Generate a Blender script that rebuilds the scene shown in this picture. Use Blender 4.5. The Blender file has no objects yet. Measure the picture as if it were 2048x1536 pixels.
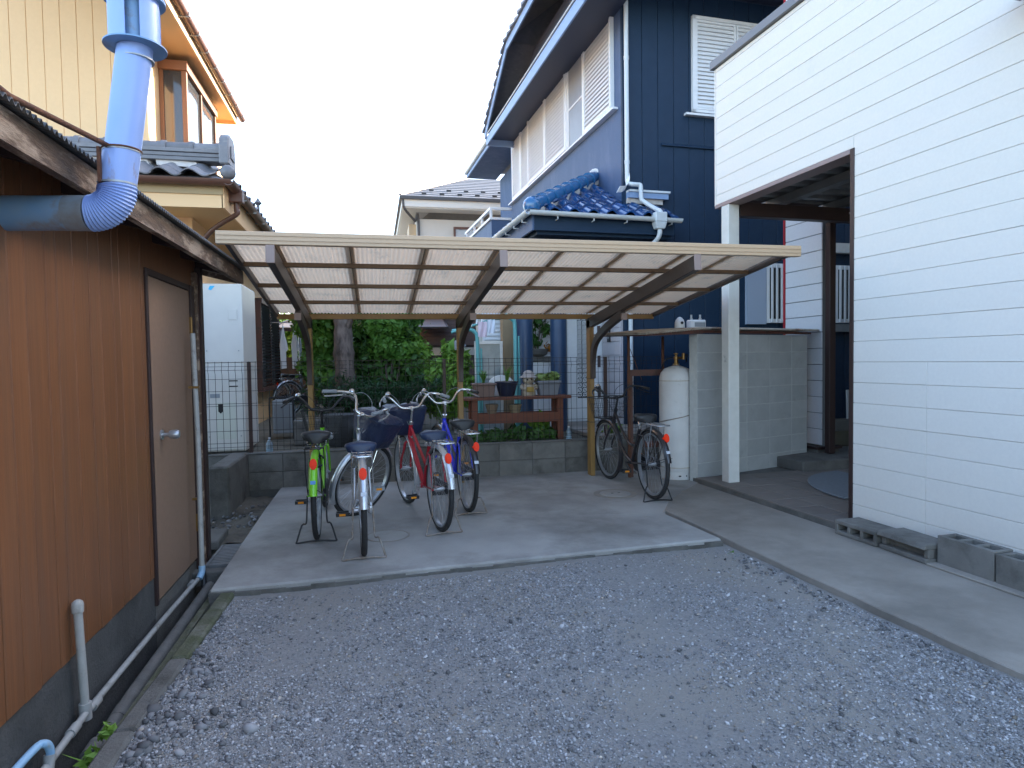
import bpy, bmesh, math, random
import numpy as np
from mathutils import Vector, Matrix
random.seed(7); RNG = np.random.default_rng(7)
R = math.radians; PI = math.pi
SC = bpy.context.scene
COL = SC.collection

# ------------------------------------------------------------ camera
def setup_camera():
    f, H = 1272.0, 1.35
    pit, rol, yaw = R(2.15), R(-0.85), R(12.17)
    F = Vector((math.sin(yaw)*math.cos(pit), math.cos(yaw)*math.cos(pit), -math.sin(pit)))
    R0 = Vector((math.cos(yaw), -math.sin(yaw), 0)); D0 = F.cross(R0)
    c, s = math.cos(rol), math.sin(rol)
    rt = c*R0 - s*D0; dn = s*R0 + c*D0
    cam = bpy.data.cameras.new('camera'); o = bpy.data.objects.new('camera', cam)
    COL.objects.link(o)
    m = Matrix((( rt.x, -dn.x, -F.x, 0), (rt.y, -dn.y, -F.y, 0), (rt.z, -dn.z, -F.z, H), (0, 0, 0, 1)))
    o.matrix_world = m
    cam.sensor_fit = 'HORIZONTAL'; cam.sensor_width = 36.0
    cam.lens = 36.0*f/2048.0
    cam.clip_start = 0.05; cam.clip_end = 2000
    SC.camera = o
setup_camera()

# ------------------------------------------------------------ world, sun, exposure
SUN_AZ, SUN_EL = R(62), R(25)          # azimuth from +Y towards +X
w = bpy.data.worlds.new('World'); SC.world = w; w.use_nodes = True
nt = w.node_tree; nt.nodes.clear()
sky = nt.nodes.new('ShaderNodeTexSky'); sky.sky_type = 'NISHITA'; sky.sun_disc = False
sky.sun_elevation = SUN_EL; sky.sun_rotation = SUN_AZ
sky.air_density = 1.0; sky.dust_density = 2.2; sky.ozone_density = 1.0
bg = nt.nodes.new('ShaderNodeBackground'); bg.inputs['Strength'].default_value = 0.15
wo = nt.nodes.new('ShaderNodeOutputWorld')
nt.links.new(sky.outputs[0], bg.inputs[0]); nt.links.new(bg.outputs[0], wo.inputs[0])
sd = bpy.data.lights.new('sun', 'SUN'); so = bpy.data.objects.new('sun', sd); COL.objects.link(so)
sd.energy = 3.5; sd.angle = R(0.5); sd.color = (1.0, 0.9, 0.76)
sv = Vector((math.sin(SUN_AZ)*math.cos(SUN_EL), math.cos(SUN_AZ)*math.cos(SUN_EL), math.sin(SUN_EL)))
so.rotation_euler = sv.to_track_quat('Z', 'Y').to_euler(); so.location = (8, 10, 12)
SC.view_settings.view_transform = 'Standard'; SC.view_settings.look = 'None'
SC.view_settings.gamma = 1.0; SC.view_settings.exposure = 2.6
SC.view_settings.use_curve_mapping = False

# ------------------------------------------------------------ materials
MATS = {}
def M(name, c, c2=None, ns=6.0, rough=0.6, metal=0.0, bump=0.0, bs=60.0, stretch=(1,1,1), rnd=0.0,
      c3=None, ns3=1.5, th3=(0.5, 0.68), trans=0.0, alpha=1.0, transl=None, coat=0.0, detail=6.0, vcol=False, spec=0.5):
    """Procedural surface: two colours mixed by noise, a third as blotches of dirt or wear, and noise relief."""
    if name in MATS: return MATS[name]
    m = bpy.data.materials.new(name); m.use_nodes = True; MATS[name] = m
    t = m.node_tree; N = t.nodes; L = t.links
    b = N['Principled BSDF']; out = N['Material Output']
    b.inputs['Roughness'].default_value = rough; b.inputs['Metallic'].default_value = metal
    b.inputs['Specular IOR Level'].default_value = spec
    if coat: b.inputs['Coat Weight'].default_value = coat; b.inputs['Coat Roughness'].default_value = 0.08
    tc = N.new('ShaderNodeTexCoord'); mp = N.new('ShaderNodeMapping'); mp.inputs['Scale'].default_value = stretch
    oi = N.new('ShaderNodeObjectInfo')
    ad = N.new('ShaderNodeVectorMath'); ad.operation = 'MULTIPLY_ADD'
    L.new(oi.outputs['Random'], ad.inputs[0]); ad.inputs[1].default_value = (7.3, 5.1, 3.7)
    L.new(tc.outputs['Object'], mp.inputs[0]); L.new(mp.outputs[0], ad.inputs[2])
    vec = ad.outputs[0]
    def rgb(c): return (c[0], c[1], c[2], 1)
    col = None
    def noise(sc, det=detail, rg=0.6):
        n = N.new('ShaderNodeTexNoise'); n.inputs['Scale'].default_value = sc
        n.inputs['Detail'].default_value = det; n.inputs['Roughness'].default_value = rg
        L.new(vec, n.inputs['Vector']); return n
    if vcol:
        at = N.new('ShaderNodeAttribute'); at.attribute_name = 'Col'; col = at.outputs['Color']
    elif c2 is not None:
        n = noise(ns); rp = N.new('ShaderNodeMapRange'); rp.inputs[1].default_value = 0.3; rp.inputs[2].default_value = 0.7
        L.new(n.outputs['Fac'], rp.inputs[0])
        mx = N.new('ShaderNodeMix'); mx.data_type = 'RGBA'
        mx.inputs[6].default_value = rgb(c); mx.inputs[7].default_value = rgb(c2)
        L.new(rp.outputs[0], mx.inputs[0]); col = mx.outputs[2]
    if c3 is not None:
        n = noise(ns3, 8.0, 0.65); rp = N.new('ShaderNodeMapRange')
        rp.inputs[1].default_value = th3[0]; rp.inputs[2].default_value = th3[1]
        L.new(n.outputs['Fac'], rp.inputs[0])
        mx = N.new('ShaderNodeMix'); mx.data_type = 'RGBA'
        if col is None: mx.inputs[6].default_value = rgb(c)
        else: L.new(col, mx.inputs[6])
        mx.inputs[7].default_value = rgb(c3); L.new(rp.outputs[0], mx.inputs[0]); col = mx.outputs[2]
    if rnd:
        hs = N.new('ShaderNodeHueSaturation')
        if col is None: hs.inputs['Color'].default_value = rgb(c)
        else: L.new(col, hs.inputs['Color'])
        mr = N.new('ShaderNodeMapRange'); mr.inputs[3].default_value = 1-rnd; mr.inputs[4].default_value = 1+rnd
        L.new(oi.outputs['Random'], mr.inputs[0]); L.new(mr.outputs[0], hs.inputs['Value']); col = hs.outputs[0]
    if col is None: b.inputs['Base Color'].default_value = rgb(c)
    else: L.new(col, b.inputs['Base Color'])
    if bump:
        n = noise(bs, 5.0, 0.6); bp = N.new('ShaderNodeBump'); bp.inputs['Strength'].default_value = bump
        bp.inputs['Distance'].default_value = 0.02
        L.new(n.outputs['Fac'], bp.inputs['Height']); L.new(bp.outputs[0], b.inputs['Normal'])
    if trans: b.inputs['Transmission Weight'].default_value = trans; b.inputs['IOR'].default_value = 1.45
    if alpha < 1: b.inputs['Alpha'].default_value = alpha
    if transl is not None:
        tr = N.new('ShaderNodeBsdfTranslucent')
        if col is not None: L.new(col, tr.inputs[0])
        else: tr.inputs[0].default_value = rgb(c)
        ms = N.new('ShaderNodeMixShader'); ms.inputs[0].default_value = transl
        L.new(b.outputs[0], ms.inputs[1]); L.new(tr.outputs[0], ms.inputs[2]); L.new(ms.outputs[0], out.inputs[0])
    return m

concrete   = M('concrete_slab', (.275,.262,.245), (.43,.412,.385), 1.4, .85, bump=.3, bs=90, c3=(.205,.193,.175), ns3=.9, th3=(.46,.66), detail=9)
concrete2  = M('concrete_walk', (.24,.215,.185), (.34,.305,.265), 2.2, .88, bump=.3, bs=80, c3=(.20,.18,.155), ns3=1.6, th3=(.5,.72))
mossy      = M('mossy_concrete', (.12,.118,.085), (.08,.088,.04), 9.0, .95, bump=.6, bs=60, c3=(.2,.19,.15), ns3=7)
blockm     = M('concrete_block', (.17,.16,.145), (.24,.228,.205), 5.0, .9, bump=.6, bs=140, rnd=.14, c3=(.075,.07,.06), ns3=2.2, th3=(.47,.68))
blockgrey  = M('shelter_block', (.37,.37,.36), (.44,.44,.43), 5.0, .9, bump=.4, bs=160, rnd=.06, c3=(.24,.235,.23), ns3=1.6, th3=(.58,.75))
mortar     = M('mortar', (.52,.52,.50), (.44,.44,.42), 20, .9)
farground  = M('yard_ground', (.26,.25,.23), (.34,.33,.31), 1.5, .9)
dirt       = M('soil', (.10,.085,.065), (.16,.14,.11), 8, .95, bump=.7, bs=30, c3=(.05,.045,.035), ns3=4)
garden     = M('garden_soil', (.09,.08,.06), (.13,.12,.09), 5, .95, bump=.5, bs=20)
ditchm     = M('ditch_moss', (.05,.05,.035), (.08,.09,.04), 8, .95, bump=.7, bs=40)
plinthm    = M('plinth', (.055,.055,.055), (.085,.083,.08), 5, .9, bump=.4, bs=60, c3=(.03,.03,.03), ns3=2)
shedwood   = M('shed_siding', (.215,.085,.033), (.155,.061,.024), 5, .42, stretch=(9,9,.35), bump=.08, bs=14, rnd=.10, c3=(.15,.07,.036), ns3=1.6, th3=(.5,.8))
oldwood    = M('weathered_wood', (.17,.105,.065), (.09,.06,.045), 9, .85, stretch=(4,1,4), bump=.6, bs=20, c3=(.36,.27,.20), ns3=3.0, th3=(.50,.60))
doorm      = M('shed_door', (.275,.17,.114), (.24,.148,.098), 30, .55, bump=.1, bs=300)
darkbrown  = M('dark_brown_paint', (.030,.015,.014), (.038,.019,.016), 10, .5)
redbrown   = M('red_brown_paint', (.12,.045,.03), (.09,.035,.025), 12, .55, c3=(.05,.03,.02), ns3=9)
rustm      = M('rusty_iron', (.17,.065,.03), (.08,.035,.022), 22, .85, bump=.4, bs=80)
galv       = M('galvanised', (.45,.46,.46), (.33,.34,.34), 18, .45, .6, c3=(.25,.12,.06), ns3=5, th3=(.62,.72))
corrug     = M('corrugated_iron', (.11,.11,.11), (.16,.15,.14), 14, .5, .3, c3=(.17,.08,.04), ns3=4, th3=(.58,.7))
flueblue   = M('flue_blue_paint', (.28,.395,.72), (.31,.42,.74), 6, .38, .15, bump=.04, bs=25, c3=(.20,.16,.13), ns3=5.5, th3=(.66,.76))
fluestain  = M('flue_blue_stained', (.27,.385,.70), (.31,.41,.72), 6, .42, .1, bump=.08, bs=20, stretch=(2,2,.6), c3=(.26,.15,.09), ns3=7, th3=(.60,.72))
fluedull   = M('flue_dull_collar', (.27,.33,.38), (.22,.26,.30), 12, .5, .3, c3=(.22,.20,.18), ns3=8, th3=(.5,.7))
fluegrey   = M('flue_dull_blue', (.17,.33,.55), (.24,.36,.50), 9, .45, .2, bump=.05, bs=25, c3=(.22,.20,.18), ns3=9, th3=(.55,.7))
pvcgrey    = M('pvc_grey', (.40,.39,.37), (.33,.32,.30), 20, .5, c3=(.18,.16,.13), ns3=9, th3=(.56,.7))
pipeold    = M('old_waste_pipe', (.17,.16,.145), (.11,.105,.095), 14, .8, bump=.3, bs=60)
pipeblue   = M('pvc_blue', (.25,.45,.66), (.33,.50,.66), 16, .5, c3=(.35,.33,.30), ns3=10, th3=(.55,.7))
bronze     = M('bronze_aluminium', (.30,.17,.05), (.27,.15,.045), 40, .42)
bronzeshade = M('bronze_shaded', (.050,.034,.027), (.062,.042,.033), 30, .45)  # same bronze, with the shade under the roof put into the colour
purlinm    = M('purlin_bronze', (.15,.088,.045), (.13,.075,.038), 30, .45)
rafterm    = M('rafter_bronze_lit', (.30,.22,.16), (.27,.195,.14), 30, .5)  # bronze paled so the sheet's scattered light is in the colour
beigealu   = M('beige_aluminium', (.58,.40,.25), (.54,.37,.23), 30, .4)
capm       = M('beam_cap', (.30,.21,.18), None, rough=.5)
polyc      = M('polycarbonate', (.88,.66,.46), (.82,.61,.42), 3.0, .4, transl=.5, c3=(.56,.45,.33), ns3=6, th3=(.55,.75))
wirem      = M('fence_wire', (.02,.016,.015), None, rough=.5, metal=.2)
postm      = M('fence_post', (.06,.03,.026), None, rough=.45)
whitesid   = M('white_siding', (.755,.715,.65), (.72,.68,.62), 45, .6, bump=.12, bs=240, c3=(.64,.62,.57), ns3=2.6, th3=(.66,.8), rnd=.012)
whitepaint = M('white_paint', (.78,.78,.78), (.72,.72,.72), 12, .45)
offwhite   = M('offwhite_post', (.66,.64,.59), (.60,.58,.53), 14, .7, bump=.2, bs=120, c3=(.36,.34,.31), ns3=5, th3=(.66,.74))
capgrey    = M('roof_cap_grey', (.17,.175,.185), None, rough=.4, metal=.3)
navy       = M('navy_siding', (.012,.030,.060), (.015,.035,.068), 8, .48, bump=.15, bs=260, spec=.22)
navywall   = M('navy_render', (.050,.095,.19), (.06,.105,.205), 5, .6, bump=.35, bs=140, c3=(.085,.13,.235), ns3=2.5, stretch=(1,1,.4))
navydark   = M('navy_soffit', (.032,.042,.075), None, rough=.6)
bluefascia = M('fascia_blue', (.24,.34,.52), (.22,.32,.50), 10, .45)
tileblue   = M('glazed_blue_tile', (.014,.066,.20), (.010,.048,.155), 8, .12, coat=.6, rnd=.22, spec=.7)
tileteal   = M('glazed_ridge_tile', (.018,.13,.30), (.014,.10,.24), 8, .14, coat=.6, rnd=.12)
tilegrey   = M('grey_tile', (.15,.15,.16), (.21,.20,.21), 9, .5, rnd=.18, c3=(.30,.27,.24), ns3=6, th3=(.6,.72))
plaster    = M('ridge_mortar', (.62,.57,.53), (.45,.40,.36), 14, .9)
whitegut   = M('white_gutter', (.62,.65,.66), (.56,.59,.60), 12, .4)
browngut   = M('brown_gutter', (.13,.055,.035), (.10,.045,.03), 9, .4)
yelsid     = M('yellow_siding', (.84,.55,.285), (.81,.525,.27), 20, .6, bump=.1, bs=200)
yelsoff    = M('yellow_soffit', (.76,.475,.215), None, rough=.65)
yeltrim    = M('yellow_trim', (.84,.535,.27), None, rough=.55)
glassm     = M('window_glass', (.05,.055,.06), None, rough=.06, spec=.8)
screenm    = M('window_screen', (.30,.31,.33), (.26,.27,.29), 5, .35)
frosted    = M('frosted_glass', (.42,.44,.45), None, rough=.25)
shutm      = M('dark_shutter_slat', (.07,.085,.085), (.10,.115,.11), 10, .5)
heatpump   = M('tank_unit_white', (.66,.63,.58), (.62,.59,.545), 6, .35)
blackp     = M('black_plastic', (.018,.018,.02), None, rough=.45)
rubber     = M('tyre_rubber', (.02,.02,.021), (.035,.034,.033), 25, .8)
chrome     = M('chrome', (.80,.80,.80), (.70,.69,.67), 30, .18, .95, c3=(.25,.13,.07), ns3=18, th3=(.66,.74))
alu        = M('brushed_alu', (.48,.49,.51), (.42,.43,.45), 30, .35, .7)
steelrust  = M('stand_steel', (.36,.34,.32), (.22,.15,.10), 22, .5, .6)
seatblack  = M('saddle_black', (.022,.022,.024), (.03,.03,.032), 10, .45)
seatnavy   = M('saddle_navy', (.018,.032,.075), (.025,.04,.085), 10, .4)
navycloth  = M('basket_cover', (.016,.024,.06), (.022,.032,.075), 7, .38, bump=1.0, bs=9)
reflm      = M('red_reflector', (1.0,.05,.006), (.95,.035,.004), 90, .45, spec=.25)
amber      = M('amber_reflector', (.85,.30,.02), None, rough=.2)
greenp     = M('green_frame_paint', (.24,.66,.03), (.22,.62,.025), 6, .25, coat=.5)
redp       = M('red_frame_paint', (.45,.014,.03), (.40,.012,.025), 6, .25, coat=.5)
bluep      = M('blue_frame_paint', (.025,.05,.68), (.02,.045,.60), 6, .25, coat=.5)
silverp    = M('silver_frame_paint', (.66,.67,.69), (.60,.61,.63), 10, .25, .6)
blackpaint = M('black_frame_paint', (.025,.022,.025), None, rough=.3, coat=.4)
brownp     = M('bronze_frame_paint', (.16,.13,.10), None, rough=.3, metal=.4)
gascyl     = M('gas_cylinder_paint', (.62,.60,.58), (.56,.54,.52), 7, .5, c3=(.34,.31,.28), ns3=5, th3=(.63,.80), bump=.05, bs=40)
brass      = M('brass', (.28,.17,.06), (.2,.11,.04), 20, .4, .7)
benchw     = M('bench_stain', (.20,.058,.026), (.15,.042,.02), 9, .6, stretch=(1,6,6), bump=.2, bs=20, rnd=.1)
potbrown   = M('brown_pot', (.23,.15,.125), None, rough=.7)
potnavy    = M('navy_pot', (.022,.028,.06), None, rough=.3)
potgrey    = M('grey_pot', (.22,.23,.26), None, rough=.6)
potclay    = M('clay_pot', (.30,.21,.14), None, rough=.8)
statuem    = M('painted_statue', (.50,.46,.40), (.42,.33,.22), 14, .7, bump=.3, bs=40, c3=(.34,.14,.07), ns3=16, th3=(.58,.66))
statuehat  = M('statue_hat', (.40,.34,.30), (.33,.28,.25), 12, .8)
statueochre= M('statue_ochre', (.42,.27,.06), None, rough=.7)
turq       = M('turquoise_paint', (.12,.36,.34), (.10,.32,.31), 10, .4)
clothwhite = M('white_cloth', (.68,.69,.74), (.6,.61,.66), 6, .85)
clothpink  = M('pink_cloth', (.66,.52,.56), (.6,.45,.5), 10, .85)
barkm      = M('bark', (.10,.072,.06), (.24,.18,.15), 16, .95, stretch=(1,1,.35), bump=1.0, bs=22, c3=(.06,.045,.035), ns3=9)
def leafmat(name, c, c2): return M(name, c, c2, 2.2, .5, transl=.25, spec=.35)
leafdark   = leafmat('leaf_dark', (.036,.10,.02), (.075,.165,.028))
leafmid    = leafmat('leaf_mid', (.06,.16,.022), (.125,.25,.035))
leaflight  = leafmat('leaf_light', (.14,.28,.035), (.22,.37,.055))
leafjun    = leafmat('leaf_juniper', (.02,.062,.022), (.036,.095,.03))
leafpale   = leafmat('leaf_pale', (.20,.30,.07), (.27,.35,.10))
leaforange = leafmat('leaf_orange', (.42,.15,.02), (.38,.2,.03))
slatem     = M('slate_roof', (.14,.14,.15), (.18,.18,.19), 6, .55, rnd=.1)
creamwall  = M('cream_wall', (.56,.52,.46), (.53,.49,.43), 4, .8, bump=.15, bs=100)
creamtrim  = M('cream_trim', (.60,.56,.50), None, rough=.6)
brownsid   = M('brown_siding', (.145,.10,.092), (.125,.085,.08), 8, .6, rnd=.04)
porchceil  = M('porch_deck', (.24,.25,.25), (.20,.205,.205), 8, .5, .2)
pinkwhite  = M('fin_siding', (.70,.69,.70), (.66,.65,.66), 30, .6, bump=.1, bs=200, rnd=.02)
redtrim    = M('red_trim', (.42,.02,.03), None, rough=.5)
rubbermat  = M('grey_mat', (.22,.24,.26), (.18,.20,.22), 40, .8, bump=.3, bs=150)
clearm     = M('clear_plastic', (.85,.9,.9), None, rough=.08, trans=.9)
concdark   = M('stained_concrete', (.11,.105,.095), (.17,.16,.145), 5, .9, bump=.5, bs=70, c3=(.07,.065,.055), ns3=3)
gratem     = M('grating_steel', (.24,.245,.25), (.18,.18,.18), 14, .5, .4)
greyplast  = M('grey_plastic', (.27,.29,.31), None, rough=.5)
aptile     = M('porch_tile', (.17,.145,.125), (.20,.17,.15), 10, .7, rnd=.08)
iron       = M('manhole_iron', (.36,.34,.31), (.30,.285,.26), 12, .8, bump=.3, bs=70)
gravelm    = M('gravel_bed', (.25,.24,.235), (.37,.355,.34), 55, .95, bump=1.0, bs=90, c3=(.34,.315,.285), ns3=1.3, th3=(.46,.62), detail=10)
pebblem    = M('pebble', (.2,.2,.2), rough=.8, vcol=True, spec=.3)

# ------------------------------------------------------------ mesh builder
class MB:
    def __init__(s): s.v = []; s.f = []
    def add(s, vs, fs):
        o = len(s.v); s.v += [tuple(p) for p in vs]; s.f += [tuple(i+o for i in f) for f in fs]; return s
    def box(s, x0, x1, y0, y1, z0, z1):
        return s.add([(x0,y0,z0),(x1,y0,z0),(x1,y1,z0),(x0,y1,z0),(x0,y0,z1),(x1,y0,z1),(x1,y1,z1),(x0,y1,z1)],
              [(0,3,2,1),(4,5,6,7),(0,1,5,4),(1,2,6,5),(2,3,7,6),(3,0,4,7)])
    def hexa(s, p): return s.add(p, [(0,3,2,1),(4,5,6,7),(0,1,5,4),(1,2,6,5),(2,3,7,6),(3,0,4,7)])
    def beam(s, a, b, w, h, up=(0,0,1)):
        a, b = Vector(a), Vector(b); d = (b-a).normalized(); u = Vector(up); r = d.cross(u)
        if r.length < 1e-5: r = Vector((1,0,0))
        r.normalize(); u = r.cross(d); r *= w/2; u *= h/2
        return s.hexa([a-r-u, a+r-u, b+r-u, b-r-u, a-r+u, a+r+u, b+r+u, b-r+u])
    def prism(s, pts, vec):
        n = len(pts); v = Vector(vec); P = [Vector(p) for p in pts]
        return s.add(P+[p+v for p in P], [tuple(range(n-1,-1,-1)), tuple(range(n,2*n))]+[(i,(i+1)%n,n+(i+1)%n,n+i) for i in range(n)])
    def ngon(s, pts): return s.add(pts, [tuple(range(len(pts)))])
    def tube(s, pts, r, n=8, closed=False, caps=True, rx=None):
        P = [Vector(p) for p in pts]; m = len(P)
        rr = r if hasattr(r, '__len__') else [r]*m
        T = []
        for i in range(m):
            if closed: t = P[(i+1)%m]-P[i-1]
            else: t = P[min(i+1,m-1)]-P[max(i-1,0)]
            T.append(t.normalized() if t.length > 1e-9 else Vector((0,0,1)))
        u = T[0].orthogonal().normalized(); vs = []
        for i in range(m):
            u = u - T[i]*u.dot(T[i])
            if u.length < 1e-6: u = T[i].orthogonal()
            u.normalize(); q = T[i].cross(u)
            for k in range(n):
                a = 2*PI*k/n; vs.append(P[i]+(u*math.cos(a)+q*math.sin(a))*rr[i])
        fs = []
        for i in range(m if closed else m-1):
            j = (i+1)%m
            for k in range(n): fs.append((i*n+k, i*n+(k+1)%n, j*n+(k+1)%n, j*n+k))
        if caps and not closed: fs += [tuple(range(n-1,-1,-1)), tuple((m-1)*n+k for k in range(n))]
        return s.add(vs, fs)
    def lathe(s, prof, n=24, c=(0,0,0), caps=True):
        vs = []; m = len(prof)
        for r, z in prof:
            for k in range(n):
                a = 2*PI*k/n; vs.append((c[0]+r*math.cos(a), c[1]+r*math.sin(a), c[2]+z))
        fs = [(i*n+k, i*n+(k+1)%n, (i+1)*n+(k+1)%n, (i+1)*n+k) for i in range(m-1) for k in range(n)]
        if caps: fs += [tuple(range(n-1,-1,-1)), tuple((m-1)*n+k for k in range(n))]
        return s.add(vs, fs)
    def sweep(s, path, prof, closed=False):
        """path: list of (point, axis_u, axis_v); prof: closed list of (u,v)."""
        n = len(prof); m = len(path); vs = []
        for p, u, v in path:
            p, u, v = Vector(p), Vector(u), Vector(v)
            for a, b in prof: vs.append(p+u*a+v*b)
        fs = []
        for i in range(m if closed else m-1):
            j = (i+1)%m
            for k in range(n): fs.append((i*n+k, i*n+(k+1)%n, j*n+(k+1)%n, j*n+k))
        if not closed: fs += [tuple(range(n-1,-1,-1)), tuple((m-1)*n+k for k in range(n))]
        return s.add(vs, fs)
    def xf(s, m, i0=0):
        for i in range(i0, len(s.v)): s.v[i] = tuple(m @ Vector(s.v[i]))
        return s
    def build(s, name, mat, parent=None, smooth=0, bevel=0, org=None, fixn=True):
        if org is None: org = parent.org if parent is not None else (0,0,0)
        me = bpy.data.meshes.new(name)
        me.from_pydata([(x-org[0], y-org[1], z-org[2]) for x, y, z in s.v], [], s.f)
        if fixn or bevel:
            bm = bmesh.new(); bm.from_mesh(me)
            if fixn: bmesh.ops.recalc_face_normals(bm, faces=bm.faces[:])
            if bevel:
                ed = [e for e in bm.edges if len(e.link_faces) == 2 and e.calc_face_angle(0) > .6]
                bmesh.ops.bevel(bm, geom=ed, offset=bevel, segments=1, affect='EDGES', clamp_overlap=True)
            bm.to_mesh(me); bm.free()
        if smooth:
            me.polygons.foreach_set('use_smooth', [True]*len(me.polygons)); me.set_sharp_from_angle(angle=R(smooth))
        me.materials.append(mat); me.update()
        o = bpy.data.objects.new(name, me); COL.objects.link(o)
        p = T(o, org)
        if parent is not None: o.parent = parent.o
        return p

class T:                       # a Blender object and the frame point its local origin stands for
    def __init__(s, o, org): s.o = o; s.org = org
A = R(3.0)                     # the white and the blue house stand turned 3 degrees from the shed and the carport
def toB(p): return (math.cos(A)*p[0]-math.sin(A)*p[1], math.sin(A)*p[0]+math.cos(A)*p[1], p[2])
def tag(t, label=None, cat=None, group=None, kind=None):
    o = t.o
    if label: o['label'] = label
    if cat: o['category'] = cat
    if group: o['group'] = group
    if kind: o['kind'] = kind
    return t
def thing(name, org, label, cat, group=None, B=False, rot=None, loc=None):
    """Empty at the base of a thing. org: the point in the thing's own frame. B: the frame of the turned houses."""
    o = bpy.data.objects.new(name, None); COL.objects.link(o); o.empty_display_size = .1
    o.location = loc if loc is not None else (toB(org) if B else org)
    o.rotation_euler = (0, 0, rot if rot is not None else (A if B else 0))
    return tag(T(o, org), label, cat, group)
def solo(mb, name, mat, label, cat, org, group=None, B=False, smooth=0, bevel=0):
    t = mb.build(name, mat, None, smooth, bevel, org)
    t.o.location = toB(org) if B else org
    if B: t.o.rotation_euler = (0, 0, A)
    return tag(t, label, cat, group)
def struct(mb, name, mat, B=False, smooth=0, kind='structure', bevel=0):
    t = mb.build(name, mat, None, smooth, bevel, (0,0,0))
    if B: t.o.rotation_euler = (0, 0, A)
    return tag(t, kind=kind)
def arc(c, r, a0, a1, n, ax=(1,0,0), ay=(0,0,1)):
    c, ax, ay = Vector(c), Vector(ax), Vector(ay)
    return [c+(ax*math.cos(a0+(a1-a0)*i/n)+ay*math.sin(a0+(a1-a0)*i/n))*r for i in range(n+1)]
def smoothpath(pts, sub=4):
    P = [Vector(p) for p in pts]; out = []
    for i in range(len(P)-1):
        p0, p1, p2, p3 = P[max(i-1,0)], P[i], P[i+1], P[min(i+2,len(P)-1)]
        for k in range(sub):
            t = k/sub
            out.append(.5*((2*p1)+(-p0+p2)*t+(2*p0-5*p1+4*p2-p3)*t*t+(-p0+3*p1-3*p2+p3)*t**3))
    out.append(P[-1]); return out
def bulk(name, verts, faces, mat, cols=None, kind=None, label=None, cat=None, parent=None, smooth=False):
    """One mesh straight from arrays (leaves, pebbles)."""
    k = faces.shape[1]; me = bpy.data.meshes.new(name)
    me.vertices.add(len(verts)); me.vertices.foreach_set('co', verts.astype(np.float32).ravel())
    me.loops.add(faces.size); me.loops.foreach_set('vertex_index', faces.astype(np.int32).ravel())
    me.polygons.add(len(faces)); me.polygons.foreach_set('loop_start', np.arange(0, faces.size, k, dtype=np.int32))
    me.polygons.foreach_set('loop_total', np.full(len(faces), k, dtype=np.int32))
    if smooth: me.polygons.foreach_set('use_smooth', np.ones(len(faces), dtype=bool))
    me.update(calc_edges=True)
    if cols is not None:
        at = me.color_attributes.new('Col', 'FLOAT_COLOR', 'POINT')
        at.data.foreach_set('color', np.c_[cols, np.ones(len(cols))].astype(np.float32).ravel())
    me.materials.append(mat)
    o = bpy.data.objects.new(name, me); COL.objects.link(o)
    if parent is not None: o.parent = parent.o
    return tag(T(o, (0,0,0)), label, cat, None, kind)

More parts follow.
